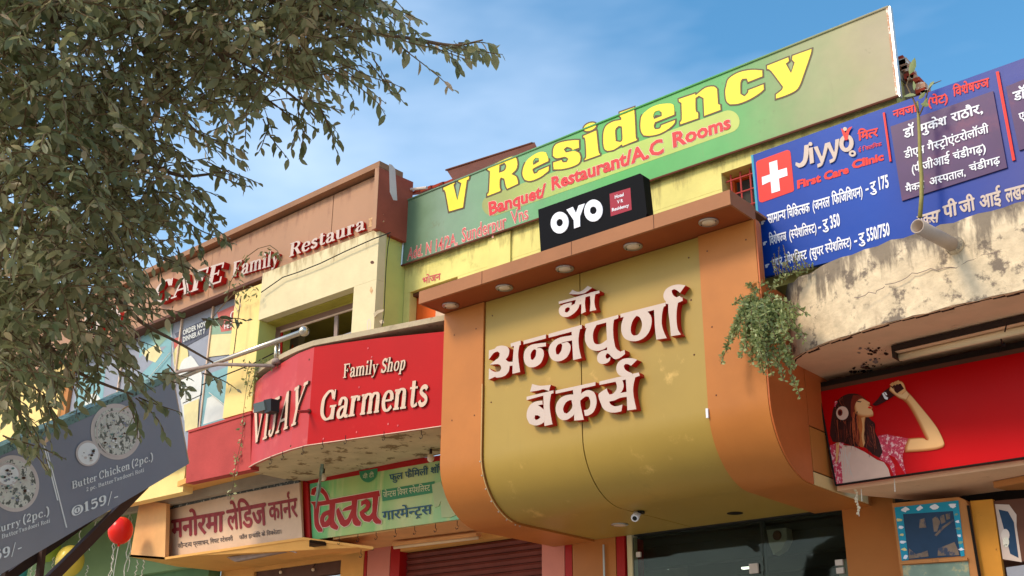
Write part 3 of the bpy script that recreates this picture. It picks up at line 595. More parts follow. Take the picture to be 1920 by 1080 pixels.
# ------------------------------------------------------------------ curved panels
def profile(inset=0., yb=9.85, n=14):
    R_ = .6-inset
    p = [(8.0+inset, 5.77-.004), (8.0+inset, 4.9), (8.0+inset, 4.2)]
    p += [(8.6-R_*math.cos(a), 4.2-R_*math.sin(a)) for a in [math.pi/2*i/n for i in range(1, n+1)]]
    return p+[(9.1, 3.6+inset), (yb, 3.6+inset)]
def sheet_x(x0, x1, inset, yb, th=.03):
    p = profile(inset, yb); q = profile(inset+th, yb); m = MB(); n = len(p); v = []
    for (y, z) in p: v += [(x0, y, z), (x1, y, z)]
    for (y, z) in q: v += [(x0, y, z), (x1, y, z)]
    f = [(2*i, 2*i+1, 2*i+3, 2*i+2) for i in range(n-1)]+[(2*n+2*i, 2*n+2*i+2, 2*n+2*i+3, 2*n+2*i+1) for i in range(n-1)]
    f += [(2*i, 2*i+2, 2*n+2*i+2, 2*n+2*i) for i in range(n-1)]+[(2*i+1, 2*n+2*i+1, 2*n+2*i+3, 2*i+3) for i in range(n-1)]+[(0, 2*n, 2*n+1, 1), (2*n-2, 2*n-1, 4*n-1, 4*n-2)]
    m.add(v, f); return m
def smooth_flat(o):
    o.data.polygons.foreach_set('use_smooth', [True]*len(o.data.polygons))
    bm = bmesh.new(); bm.from_mesh(o.data)
    for e in bm.edges:
        if len(e.link_faces) == 2 and e.calc_face_angle(0) > .5: e.smooth = False
    bm.to_mesh(o.data); bm.free()
G = thing('bakery_sign_panel', 'olive gold curved shop sign panel with raised white and red Hindi letters', 'shop sign', (-5.95, 8.0, 3.6))
XS = -6.0
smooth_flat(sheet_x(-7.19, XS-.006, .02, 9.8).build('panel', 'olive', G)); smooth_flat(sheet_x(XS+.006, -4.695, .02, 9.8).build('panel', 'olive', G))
smooth_flat(sheet_x(XS-.0058, XS+.0058, .04, 9.79).build('seam', 'seam', G))
smooth_flat(sheet_x(-7.2, -7.1902, .035, 9.79).build('seam', 'seam', G)); smooth_flat(sheet_x(-4.6948, -4.685, .035, 9.79).build('seam', 'seam', G))
Lc = thing('left_orange_column', 'orange clad column with curved foot left of the olive sign panel', 'column', (-7.47, 8, 3.6))
smooth_flat(sheet_x(-7.745, -7.2005, 0, 9.8, .12).build('cladding', 'orange', Lc))
def side_poly(inset, yb): return [(y, z) for y, z in profile(inset, yb) if y <= yb]+[(yb, 5.766)]
for x_, nm in ((-7.748, Lc),):
    pr = profile(0, 9.8)+[(9.8, 5.76)]; MB().slab([(x_, y, z) for y, z in pr], (.003, 0, 0)).build('side_panel', 'orange_side', nm)
for k in range(8):
    yy, zz = profile(0, 9.8)[[3, 5, 7, 9, 11, 13, 15, 16][k]]; MB().ball((-7.215, yy-.004, zz-.004), .008, 6, 4).build('rivet', 'alu', Lc)
MB().tube([(-7.2, y-.004, z) for y, z in profile(0, 9.3)[1:15]], .005, 5).build('edge_trim', 'edge_trim', Lc)
Rc = thing('right_orange_column', 'wide orange clad column with curved foot between the olive panel and the red poster sign', 'column', (-4.4, 8, 3.6))
smooth_flat(sheet_x(-4.6845, -4.135, 0, 9.8, .12).build('cladding', 'orange', Rc))
pr = [(y, z) for y, z in profile(.004, 9.0) if y < 8.62]
yc = 8.66
# return side: cladding pieces with open joints
top = MB(); f1 = [(y, z) for y, z in pr]+[(yc-.006, 3.604+.0), (yc-.006, 5.2), (8.07, 5.2), (8.07, 5.76)]
MB().slab([(-4.118, y, z) for y, z in f1], (-.014, 0, 0)).build('side_panel', 'orange_side', Rc)
MB().slab([(-4.118, y, z) for y, z in ((yc+.006, 4.105), (9.1, 4.105), (9.1, 5.2), (yc+.006, 5.2))], (-.014, 0, 0)).build('side_panel', 'orange_side', Rc)
MB().slab([(-4.118, y, z) for y, z in ((yc+.006, 3.72), (9.1, 3.72), (9.1, 4.093), (yc+.006, 4.093))], (-.014, 0, 0)).build('side_panel', 'orange', Rc)
MB().slab([(-4.118, y, z) for y, z in ((yc+.006, 3.604), (9.7, 3.604), (9.7, 3.708), (yc+.006, 3.708))], (-.014, 0, 0)).build('side_panel', 'edge_trim', Rc)
MB().slab([(-4.133, y, z) for y, z in ((8.3, 3.7), (9.1, 3.62), (9.1, 5.1), (8.1, 5.1), (8.1, 4.3))], (-.002, 0, 0)).build('backing', 'seam', Rc)
box('bracket', (-4.70, 7.985, 4.12), (-4.68, 8.0, 4.2), 'white_print', Rc)

for (x_, z_) in ((-7.1, 5.6), (-6.1, 5.6), (-5.9, 5.6), (-4.8, 5.6), (-7.1, 4.7), (-6.1, 4.6), (-5.9, 4.6), (-4.8, 4.7), (-7.1, 5.15), (-4.8, 5.2)):
    MB().ball((x_, 8.019, z_), .009, 6, 4, (1, .4, 1)).build('screw', 'brown_dark', G)
for (x_, z_) in ((-7.6, 5.5), (-7.3, 5.5), (-7.6, 4.6), (-7.3, 4.6)): MB().ball((x_, 7.999, z_), .008, 6, 4, (1, .4, 1)).build('screw', 'brown_dark', Lc)
for (x_, z_) in ((-4.6, 5.6), (-4.22, 5.6), (-4.6, 4.9), (-4.22, 4.8), (-4.6, 4.3)): MB().ball((x_, 7.999, z_), .008, 6, 4, (1, .4, 1)).build('screw', 'brown_dark', Rc)
# ------------------------------------------------------------------ raised Hindi letters (front 6 cm off the panel)
TH = .075; SL = PY(8.02-TH); LM = ['letter_white', 'letter_side']
F_, G_, H_ = crop(900, 520, 5.145), crop(1080, 520, 6.0), crop(970, 660, 6.752)
HL = [
 # ma
 [(F_, [(760, 236), (900, 198), (1029, 162), (1149, 128), (1152, 150), (1040, 182), (930, 213), (762, 256)]), (F_, [(930, 205), (972, 195), (950, 290), (905, 345), (850, 378), (800, 378), (768, 350), (764, 305), (790, 272), (850, 250), (885, 245), (878, 268), (850, 285), (882, 272), (915, 258)], [(815, 335), (822, 300), (845, 287), (868, 292), (866, 318), (840, 342)]),
  (G_, [(42, 210), (110, 190), (98, 290), (108, 385), (60, 408), (62, 300)]), (G_, [(155, 176), (222, 158), (205, 255), (212, 325), (226, 365), (158, 380), (166, 280)]), (F_, [(960, 232), (1000, 222), (1000, 250), (955, 262)]),
  (F_, [(862, 160), (893, 122), (935, 142), (972, 138), (1009, 114), (1040, 84), (1078, 102), (1010, 150), (935, 163)])],
 # a
 [(F_, [(85, 790), (88, 706), (142, 690), (165, 668), (215, 660), (262, 672), (280, 705), (272, 755), (245, 790), (272, 815), (320, 816), (320, 848), (284, 852), (275, 905), (235, 950), (165, 966), (148, 955), (85, 985), (88, 880), (115, 902), (150, 915), (190, 908), (206, 880), (200, 850), (170, 835), (95, 842), (150, 800), (185, 770), (192, 730), (170, 712), (130, 730)]),
  (F_, [(297, 640), (390, 612), (392, 650), (378, 660), (366, 760), (385, 912), (315, 928), (318, 800), (330, 660), (299, 668)])],
 [(F_, [(422, 612), (634, 553), (634, 588), (422, 644)]), (F_, [(634, 632), (634, 664), (560, 675), (545, 686), (585, 685), (610, 710), (612, 760), (585, 825), (535, 860), (480, 865), (438, 835), (423, 770), (438, 700), (490, 655), (560, 640)], [(486, 745), (505, 705), (530, 690), (545, 705), (538, 760), (512, 800), (490, 792)])],
 [(F_, [(664, 548), (980, 460), (980, 492), (962, 500), (948, 590), (955, 690), (976, 778), (900, 796), (892, 640), (885, 522), (664, 580)]), (F_, [(892, 560), (892, 605), (800, 625), (780, 640), (840, 625), (868, 650), (870, 700), (840, 765), (790, 800), (735, 808), (690, 785), (665, 730), (670, 670), (710, 615), (780, 580)], [(728, 690), (750, 648), (780, 634), (796, 652), (787, 705), (762, 745), (735, 745)])],
 # puu
 [(G_, [(104, 528), (474, 424), (474, 458), (425, 475), (415, 560), (420, 680), (440, 785), (356, 800), (350, 700), (342, 505), (104, 568)]), (G_, [(128, 545), (240, 520), (200, 590), (188, 660), (200, 730), (235, 755), (290, 745), (352, 700), (355, 778), (300, 812), (225, 825), (150, 795), (108, 725), (103, 640), (120, 570)]),
  (G_, [(354, 780), (440, 783), (462, 815), (500, 838), (545, 820), (550, 862), (490, 905), (440, 918), (405, 895), (375, 862), (348, 852), (330, 885), (340, 915), (362, 918), (385, 895), (378, 935), (340, 965), (285, 972), (248, 945), (240, 895), (262, 850), (310, 825), (350, 822)])],
 [(G_, [(503, 414), (1006, 286), (1006, 320), (985, 330), (968, 400), (962, 520), (985, 610), (1018, 682), (905, 698), (890, 560), (880, 362), (800, 385), (503, 450)]), (G_, [(545, 438), (790, 375), (838, 430), (850, 500), (830, 590), (780, 665), (700, 710), (620, 715), (550, 685), (515, 620), (512, 540), (530, 470)], [(680, 430), (640, 480), (615, 560), (620, 630), (650, 658), (700, 645), (735, 590), (745, 520), (720, 450)])],
 [(G_, [(1012, 268), (1196, 228), (1198, 262), (1145, 285), (1130, 380), (1130, 500), (1145, 590), (1178, 642), (1070, 660), (1060, 540), (1042, 400), (1040, 298), (1014, 296)]), (G_, [(1005, 262), (985, 205), (1010, 140), (1070, 100), (1150, 82), (1228, 92), (1170, 172), (1145, 150), (1110, 132), (1080, 140), (1075, 165), (1095, 205), (1130, 228), (1165, 212), (1185, 232), (1145, 275), (1060, 285)])],
 # be
 [(H_, [(120, 568), (455, 488), (455, 518), (425, 530), (408, 640), (412, 750), (442, 912), (345, 935), (335, 700), (332, 548), (120, 606)]), (H_, [(315, 618), (250, 625), (175, 660), (128, 740), (122, 830), (155, 905), (225, 928), (290, 915), (345, 880), (345, 790), (335, 735), (258, 672), (318, 662)], [(222, 800), (215, 840), (235, 865), (270, 850), (298, 825), (262, 800)]),
  (H_, [(190, 408), (290, 430), (422, 418), (405, 465), (402, 494), (330, 470), (265, 485), (165, 500)])],
 [(H_, [(487, 490), (986, 383), (986, 422), (812, 462), (800, 560), (795, 650), (812, 740), (838, 855), (722, 866), (720, 700), (712, 560), (706, 478), (487, 526)]), (H_, [(715, 540), (640, 545), (560, 575), (505, 640), (487, 720), (505, 800), (550, 850), (610, 860), (670, 830), (724, 770), (718, 610)], [(688, 606), (650, 612), (602, 652), (577, 720), (590, 770), (625, 783), (665, 750), (700, 690)]),
  (H_, [(800, 545), (850, 500), (905, 485), (972, 515), (1000, 600), (995, 680), (960, 760), (900, 800), (858, 806), (846, 738), (890, 730), (922, 690), (928, 625), (905, 565), (860, 562), (798, 612)])],
 [(H_, [(1042, 376), (1370, 298), (1536, 262), (1546, 298), (1490, 320), (1465, 440), (1470, 560), (1504, 722), (1395, 736), (1388, 560), (1376, 345), (1042, 415)]), (H_, [(1240, 365), (1325, 350), (1345, 420), (1330, 480), (1300, 522), (1392, 505), (1392, 562), (1295, 580), (1230, 610), (1160, 625), (1180, 665), (1240, 690), (1328, 670), (1315, 748), (1235, 765), (1150, 755), (1090, 715), (1055, 640), (1030, 560), (1045, 520), (1130, 465), (1140, 500), (1165, 540), (1210, 530), (1255, 480), (1262, 420)]),
  (H_, [(1340, 305), (1280, 280), (1255, 215), (1275, 140), (1330, 95), (1400, 80), (1470, 85), (1512, 100), (1440, 172), (1400, 150), (1365, 150), (1345, 175), (1360, 220), (1400, 250), (1430, 262), (1450, 272), (1462, 300)])]]
for grp in HL:
    shp = [shape2d([C_(p) for p in pts], [[C_(p) for p in h_] for h_ in hs], .35) for C_, pts, *hs in grp]
    solid('letter', shp, SL, TH-.001, LM, G)
# downlights in the curved soffit, open hole
for (px, py, m_) in ((1162, 983, 'bulb'), (1378, 962, 'seam')):
    c = onZ(px, py, 3.62)
    if m_ == 'bulb': d = MB().lathe((c.x, c.y, 3.612), (0, 0, 1), [(.06, .002), (.085, 0), (.086, .008)], 18).build('downlight', 'alu', G, True); MB().lathe((c.x, c.y, 3.607), (0, 0, 1), [(.058, 0), (.058, .004)], 16).build('lens', 'bulb', d)
    else: MB().lathe((c.x, c.y, 3.616), (0, 0, 1), [(.075, 0), (.075, .003)], 18).build('lamp_hole', 'seam', G)
t = thing('security_camera', 'small white bullet camera fixed under the olive panel beside its centre seam', 'camera', (-5.9, 8.5, 3.65))
c = onX(1194, 960, -5.86); c = onZ(1192, 961, 3.60)
MB().lathe((c.x+.01, c.y+.06, 3.6), (0, 0, 1), [(.045, 0), (.04, .02)], 14).build('mount', 'lamp_black', t)
ax = (CAM-c).normalized()+Vector((-.25, 0, -.3))
MB().lathe((c.x, c.y, c.z-.035), ax, [(.034, -.1), (.036, 0), (.036, .05), (.03, .056)], 16).build('housing', 'white_print', t, True)
MB().lathe(Vector((c.x, c.y, c.z-.035))+ax.normalized()*.0565, ax, [(.022, 0), (.01, .004)], 14).build('lens', 'lamp_black', t)

# ------------------------------------------------------------------ black lit sign
O = thing('hotel_chain_sign', 'black box sign with white letters and small magenta square standing on the canopy', 'sign', (-5.6, 7.7, 5.92))
S = PY(7.70)
q = [(1009, 393), (1204, 323), (1210, 410), (1014, 476)]
MB().slab([onY(1009, 393, 7.7), onY(1200, 325, 7.7), onY(1205, 328, 7.7), onY(1213, 400, 7.7), onY(1210, 409, 7.7), onY(1014, 476, 7.7)], (0, .11, 0)).build('case', 'black_sign', O)
cO = crop(990, 310, 6)
for i, (a, hls) in enumerate([(ell(362, 648, 100, 122, .12, 28), [ell(362, 648, 36, 42, .1, 20)]), ([(438, 502), (510, 470), (545, 540), (575, 455), (645, 432), (590, 580), (592, 690), (524, 714), (520, 620)], []), (ell(742, 512, 103, 124, .12, 28), [ell(740, 510, 38, 43, .1, 20)])]):
    solid('letter', [shape2d([cO(p) for p in a], [[cO(p) for p in h_] for h_ in hls], 0, len(a) > 12)], S, .008, 'white_print', O, off=.009)
decal('name_square', [(918, 322), (1152, 252), (1168, 500), (932, 575)], S, 'magenta', O, 1, cO)
text('lettering', 'Hotel', [(978, 378), (1082, 345), (1080, 310), (977, 342)], S, 'white_print', O, 3, .02, C=cO)
text('lettering', 'V R', [(1008, 432), (1072, 414), (1070, 380), (1006, 398)], S, 'white_print', O, 3, .02, C=cO)
text('lettering', 'Residency', [(946, 522), (1138, 466), (1136, 432), (944, 487)], S, 'white_print', O, 3, .02, C=cO)

# ================================================================== GROUND FLOOR SHOP FRONTS (middle)
YB = 9.8
Wl = thing('shop_front_wall', 'orange and pink painted piers and lintels of the ground floor shops', 'wall', (-8, YB, 0))
def pier(x0, x1, m_, z1=3.9, y0=YB, d=.35): return box('pier', (x0, y0, .281), (x1, y0+d, z1), m_, Wl)
pier(-10.69, -10.29, 'pink_pillar'); pier(-11.18, -10.76, 'peach'); pier(-10.75, -10.70, 'maroon'); pier(-10.28, -10.12, 'maroon')
pier(-7.91, -7.6, 'pink_pillar'); pier(-7.59, -7.5, 'maroon'); pier(-7.49, -6.93, 'orange'); pier(-6.92, -6.82, 'maroon')
pier(-4.42, -3.94, 'orange'); pier(-13.63, -12.95, 'peach'); pier(-6.80, -6.74, 'cream', 3.63, YB+.02, .1)
box('lintel', (-10.11, YB+.1, 3.85), (-7.92, YB+.4, 4.0), 'brown_dark', Wl)
box('back_wall', (-7.6, YB+.3, 3.62), (-3.9, YB+.4, 5.7), 'brown_dark', Wl)
MB().tube([(-7.06, 9.77, 3.55), (-7.06, 9.77, 3.2)], .012).tube([(-7.06, 9.77, 3.2), (-7.06, 9.77, 2.4)], .01).build('door_handle', 'alu', Wl)
t = thing('roller_shutter', 'brown ribbed roller shutter right of the pink pier, closed', 'shutter', (-9, 9.95, 0))
for k in range(48):
    z = 3.845-k*.072
    if z < .4: break
    MB().add([(-10.11, 9.93, z), (-7.92, 9.93, z), (-7.92, 9.905, z-.03), (-10.11, 9.905, z-.03), (-10.11, 9.93, z-.066), (-7.92, 9.93, z-.066)], [(0, 1, 2, 3), (3, 2, 5, 4), (0, 3, 4), (1, 5, 2)]).build('slat', 'shutter', t)
box('backing', (-10.11, 9.94, .3), (-7.92, 9.96, 3.84), 'seam', t)
t = thing('left_shop_door', 'dark brown shop entrance with small bright lamps, left of the pink pier', 'door', (-12, 9.9, 0))
box('door_head', (-12.94, 9.84, 3.62), (-11.19, 9.95, 3.83), 'dark_door', t); box('door_leaf', (-12.94, 9.97, .3), (-11.19, 10.0, 3.618), 'brown_dark', t)
for px, py in ((526, 1073), (587, 1068)):
    c = onY(px, py, 9.8); MB().ball(c, .022, 10, 6).build('lamp', 'bulb', t); MB().tube([c+Vector((0, 0, .02)), c+Vector((0, .04, .1))], .006).build('lamp_holder', 'steel_dark', t)
# glass front
t = thing('glass_shop_front', 'dark reflecting glass storefront with clamp fittings under the olive panel', 'shop window', (-5.6, YB, .3))
zg = 3.595
gx = [-6.735, -5.26, -4.43]
for a, b in zip(gx[:-1], gx[1:]): box('glass_pane', (a+.006, YB+.03, .3), (b-.006, YB+.04, zg), 'glass', t)
for px, py, w_, h_ in ((1198, 1040, .05, .05), (1414, 1066, .09, .09), (1574, 1055, .07, .05), (1576, 1070, .07, .05)):
    c = onY(px, py, YB+.02); MB().box((c.x-w_/2, YB+.005, c.z-h_/2), (c.x+w_/2, YB+.028, c.z+h_/2)).build('clamp', 'plate_rim', t)
for a in (0,): box('mullion', (gx[1]-.02, YB+.045, .3), (gx[1]+.02, YB+.08, zg), 'room_dark', t)
Rm = thing('shop_interior', 'dim room seen through the glass storefront, with duct, ceiling fan base and beams', 'shop interior', (-5.6, 12, .3))
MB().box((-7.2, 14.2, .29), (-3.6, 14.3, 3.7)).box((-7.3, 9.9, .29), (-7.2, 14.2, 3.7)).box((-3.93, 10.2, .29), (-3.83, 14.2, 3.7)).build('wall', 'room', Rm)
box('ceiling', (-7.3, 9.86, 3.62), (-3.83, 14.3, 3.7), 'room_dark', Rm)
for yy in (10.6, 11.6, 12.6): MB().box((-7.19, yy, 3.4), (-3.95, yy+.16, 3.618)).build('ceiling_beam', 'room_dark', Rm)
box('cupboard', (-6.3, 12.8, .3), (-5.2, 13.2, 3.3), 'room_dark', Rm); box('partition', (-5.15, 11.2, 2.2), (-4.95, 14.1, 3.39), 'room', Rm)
c = onY(1457, 1000, 10.4)
MB().slab([onY(1434, 975, 10.4), onY(1472, 975, 10.4), onY(1476, 1010, 10.4), onY(1466, 1030, 10.4), onY(1450, 1040, 10.4), onY(1442, 1020, 10.4)], (0, .12, 0)).build('speaker', 'room', Rm); MB().lathe(onY(1457, 1004, 10.39), (0, -1, 0), [(.05, 0), (.04, .012)], 14).build('speaker_cone', 'brown_dark', Rm)
for k in range(6):
    c = onY(1234+random.uniform(0, 22), 1060+random.uniform(0, 16), 11.2); MB().ball(c, .009, 6, 4).build('fairy_light', 'interior_lamp', Rm)
MB().box((onY(1390, 1066, 11).x, 11, onY(1390, 1067, 11).z), (onY(1408, 1066, 11).x, 11.05, onY(1390, 1067, 11).z+.02)).build('ceiling_tube', 'interior_lamp', Rm)

ld_ = bpy.data.lights.new('shop_lamp', 'POINT'); ld_.energy = 14; ld_.color = (1, .93, .8); ld_.shadow_soft_size = .25
lo_ = bpy.data.objects.new('shop_lamp', ld_); COL.objects.link(lo_); lo_.parent = Rm; lo_.location = Vector((-5.6, 13.0, 2.3))-BASE[Rm.name]
# ================================================================== RED GARMENT SHOP CANOPY
V = thing('garment_shop_canopy', 'curved concrete canopy with glossy red shop sign and raised cream serif letters', 'canopy', (-9.4, 8, 4.58))
plan = [(-7.75, 8.05), (-8.61, 7.88), (-9.46, 7.71), (-9.75, 7.725), (-10.03, 7.77), (-10.32, 7.83), (-10.59, 7.90), (-10.82, 7.98), (-11.04, 8.10)]
zv0, zv1 = 4.58, 5.62
NV = []
for i in range(len(plan)-1):
    a, b = Vector(plan[i]), Vector(plan[i+1]); d = (a-b).normalized(); NV.append(Vector((d.y, -d.x, 0)))
def SV(px, py, push=0.):
    """photo pixel -> point on the curved red sign face"""
    d = ray(px, py); best = None
    for i in range(len(plan)-1):
        n_ = NV[i]; p0 = Vector((*plan[i], 0))+n_*push
        t_ = (p0-CAM).dot(n_)/d.dot(n_); p = CAM+d*t_
        a, b = plan[i][0], plan[i+1][0]
        lo = b if i < len(plan)-2 else -99; hi = a if i > 0 else 99
        if lo-1e-3 <= p.x <= hi+1e-3: return p
        e = min(abs(p.x-a), abs(p.x-b))
        if best is None or e < best[0]: best = (e, p)
    return best[1]
def wallstrip(pl, z0, z1, th):
    m = MB(); n = len(pl); v = []
    off = []
    for i in range(n):
        nn = (NV[max(i-1, 0)]+NV[min(i, n-2)]).normalized(); off.append(Vector((*pl[i], 0))-nn*th)
    for i in range(n):
        for z in ((z0, z1) if not callable(z1) else (z0, z1(i))): v += [(pl[i][0], pl[i][1], z), (off[i].x, off[i].y, z)]
    f = []
    for i in range(n-1):
        b = 4*i; f += [(b, b+4, b+6, b+2), (b+1, b+3, b+7, b+5), (b+2, b+6, b+7, b+3), (b, b+1, b+5, b+4)]
    f += [(0, 2, 3, 1), (4*n-4, 4*n-3, 4*n-1, 4*n-2)]
    return m.add(v, f)
o = wallstrip(plan[:3], zv0, lambda i: (5.59, 5.66, 5.70)[i], .03).build('sign_face', 'vijay_red', V)
o = wallstrip(plan[2:], zv0, lambda i: (5.70, 5.69, 5.67, 5.655, 5.64, 5.62, 5.60)[i], .03)
NVs = NV; 
o = o.build('sign_face', 'vijay_red_faded', V)
back = [(x, y+.05) for x, y in plan]
mm = MB(); mm.slab([(x, y, zv0+.02) for x, y in back]+[(-11.04, 8.96, zv0+.02), (-7.75, 8.96, zv0+.02)], (0, 0, .05)); mm.build('soffit', 'slab_under', V)
MB().slab([(x, y-.02, 5.71) for x, y in plan]+[(-11.04, 8.6, 5.71), (-7.75, 8.6, 5.71)], (0, 0, .06)).build('slab', 'slab', V)
mt = MB()
for i in range(len(plan)-1):
    mt.tube([(plan[i][0], plan[i][1]-.008, zv0), (plan[i+1][0], plan[i+1][1]-.008, zv0)], .006, 5)
mt.build('edge_trim', 'letter_cream', V)
NVm = {1: NV[0], 2: NV[5]}
dS = lambda d: (lambda px, py: SV(px, py, d))
cV, cG = crop(450, 650, 5.4), crop(580, 640, 5.684)
LS = ['letter_cream', 'letter_edge']
nl = NV[5]
serif('letter', 'VIJAY', [(112, 1002), (598, 772), (690, 345), (135, 640)], dS(.026), LS, V, C=cV, n=nl, depth=.026, each=True, off=0, wk=.9)
serif('letter', 'Garments', [(92, 852), (1262, 680), (1290, 358), (135, 535)], dS(.022), LS, V, C=cG, n=NV[0], depth=.022, each=True, off=0, wk=1.05)
serif('letter', 'Family Shop', [(355, 392), (1020, 300), (1048, 148), (365, 243)], dS(.02), LS, V, C=cG, n=NV[0], depth=.02, each=True, off=0)
for cx, cy in ((625, 75), (665, 168), (968, 405), (530, 490), (503, 968), (943, 898), (150, 1040), (840, 880)):
    p = SV(*cG((cx, cy)), .002); MB().ball(p, .012, 6, 4, (1, .3, 1)).build('rivet', 'red_faded', V)
for cx, cy in ((115, 742), (512, 1005), (700, 130)): p = SV(*cV((cx, cy)), .002); MB().ball(p, .012, 6, 4, (1, .3, 1)).build('rivet', 'brown_dark', V)
t = thing('flood_lamp', 'small dark grey floodlight covering the start of the raised red sign word', 'lamp', tuple(SV(490, 765)))
p = SV(492, 765, .14)
r_ = RR
MB().slab([SV(475, 757, .2), SV(494, 752, .2), SV(497, 768, .2), SV(476, 774, .2)], Vector((.05, .1, 0))).build('lens_front', 'lamp_grey', t)
MB().slab([SV(494, 750, .19), SV(508, 747, .19), SV(508, 770, .19), SV(496, 775, .19)], Vector((.02, .1, 0))).build('housing', 'lamp_black', t)
MB().tube([SV(503, 760, .12), SV(510, 768, .0)], .012).build('arm', 'lamp_black', t)
t = thing('pipe_stub', 'short rusty red pipe stub sticking out of the red sign beside the last letter', 'pipe', tuple(SV(580, 771)))
MB().lathe(SV(580, 771, .0), SV(556, 772, .2)-SV(580, 771, 0), [(.017, 0), (.017, .18), (.012, .181), (.011, .12)], 12).build('tube', 'pink_wall', t)
MB().lathe(SV(580, 771, .001), SV(556, 772, .2)-SV(580, 771, 0), [(.026, 0), (.026, .012)], 12).build('flange', 'brown_dark', t)
def hook(px, py, S, i, grp, lab):
    p = S(px, py); m = MB(); m.tube([p+Vector((0, 0, .01)), p+Vector((.0, 0, -.035)), p+Vector((.018, .004, -.05)), p+Vector((.012, 0, -.075)), p+Vector((-.012, 0, -.08)), p+Vector((-.02, 0, -.062))], .0038, 5)
    tag(m.build('wire_hook', 'cable', loc=p), lab % ORD[i], 'hook', grp)
ORD = ['first', 'second', 'third', 'fourth', 'fifth', 'sixth', 'seventh', 'eighth', 'ninth', 'tenth', 'eleventh', 'twelfth']
for i, (px, py) in enumerate([(790, 812), (720, 815), (648, 822), (605, 832), (568, 842), (530, 852), (508, 861)]):
    hook(px, py-4, lambda a, b: onZ(a, b, 4.57), i, 'wire hooks under the red sign', '%s wire hook from the orange column under the curved red sign')
# bulbs under the slab
for (px, py, lab) in ((808, 856, 'round bulb hanging under the red canopy near the orange column'), (607, 893, 'round bulb hanging under the red canopy beside the plastic strip')):
    t = thing('hanging_bulb', lab, 'bulb', tuple(onZ(px, py-10, 4.57)), 'bulbs under the red canopy'); c = onZ(px, py-14, 4.59)
    MB().tube([c, c-Vector((0, 0, .05))], .016, 8).build('holder', 'steel_dark', t); MB().ball(c-Vector((0, 0, .1)), .04, 12, 8, (1, 1, 1.15)).build('glass_bulb', 'bulb', t, True)
pc = [onZ(606, 864, 4.575)+Vector((0, 0, -.003)), ]
m = MB(); a0, a1, a2, a3 = (onY(601, 870, 8.45), onY(607, 856, 8.45), onY(602, 918, 8.5), onY(593, 955, 8.55))
m.tube([onY(606, 857, 8.45), onY(603, 880, 8.45), onY(598, 915, 8.5), onY(592, 953, 8.55)], [.012, .026, .03, .004], 5)
tag(m.build('plastic_strip', 'glass_old'), 'twisted clear plastic strip hanging in front of the green Hindi sign', 'plastic strip')
# sign board under the canopy
Q = thing('green_hindi_sign', 'green and yellow printed shop board with big red Hindi word, in maroon frame', 'sign', (-9.7, 8.95, 3.85))
S = PY(8.93); fq = [(563, 897), (862, 845), (885, 968), (577, 1016)]
px_box('frame', [(563, 897), (845, 850), (845, 860), (575, 908)], S, .05, 'maroon', Q); px_box('frame', [(563, 897), (577, 906), (582, 1014), (568, 1016)], PY(8.905), .03, 'maroon', Q)
px_box('print_sheet', [(577, 905), (875, 855), (885, 970), (581, 1013)], PY(8.935), .02, 'vg_board', Q)
cQ = crop(560, 840, 5.4)
VJ = [[(215, 548), (812, 437), (822, 486), (215, 582)], [(132, 470), (140, 420), (180, 400), (240, 410), (290, 470), (312, 535), (290, 540), (262, 480), (220, 440), (175, 435), (160, 475)], [(130, 548), (210, 545), (208, 600), (200, 700), (208, 770), (240, 825), (235, 845), (205, 845), (172, 790), (164, 700), (160, 590)],
      [(320, 560), (372, 550), (362, 680), (360, 740), (402, 800), (390, 825), (355, 815), (320, 770)], [(388, 640), (405, 612), (440, 680), (470, 735), (500, 720), (520, 680), (545, 620), (450, 640), (475, 610), (565, 575), (562, 630), (548, 690), (510, 770), (465, 795), (430, 770), (400, 700)],
      [(545, 525), (595, 515), (585, 640), (590, 700), (630, 755), (622, 785), (585, 785), (553, 740)], [(760, 480), (810, 470), (795, 600), (790, 690), (835, 740), (830, 765), (790, 765), (755, 710)], [(640, 545), (690, 520), (722, 548), (724, 590), (690, 640), (655, 652), (690, 688), (725, 688), (768, 630), (770, 690), (720, 745), (670, 735), (635, 690), (625, 650), (680, 605), (692, 572), (670, 562), (640, 585)]]
VJh = [([(320, 630), (258, 655), (230, 700), (225, 750), (245, 800), (290, 795), (325, 760)], [(308, 668), (270, 692), (257, 730), (270, 760), (308, 712)])]
allv = [(p, ()) for p in VJ]+[(a, (b,)) for a, b in VJh]
solid('lettering', [shape2d([cQ(p) for p in a], [[cQ(p) for p in h_] for h_ in hs], 2.0) for a, hs in allv], S, 0, 'pale_pink_print', Q, off=.002)
solid('lettering', [shape2d([cQ(p) for p in a], [[cQ(p) for p in h_] for h_ in hs], .8) for a, hs in allv], S, 0, 'maroon', Q, off=.006)
decal('badge', [(614, 238), (800, 205), (795, 260), (770, 310), (715, 348), (660, 335), (625, 295)], S, 'vg_green', Q, 1, cQ, True)
decal('badge', [(843, 425), (1378, 335), (1382, 450), (848, 540)], S, 'vg_green', Q, 1, cQ)
text('lettering', 'वी टी', [(655, 312), (765, 292), (762, 252), (652, 274)], S, 'vg_pale', Q, 3, .012, .64, cQ)
text('lettering', 'फुल फैिमली शॉप', [(925, 335), (1470, 240), (1470, 175), (920, 270)], S, 'vg_blue', Q, 3, .018, .64, cQ)
text('lettering', 'जेन~टस िवयर स~पेशिलस~ट', [(862, 505), (1335, 430), (1332, 372), (858, 448)], S, 'vg_pale', Q, 3, .012, .64, cQ)
text('lettering', 'गारमेन~ट_स', [(852, 735), (1350, 665), (1346, 572), (848, 645)], S, 'vg_blue', Q, 3, .018, .64, cQ)
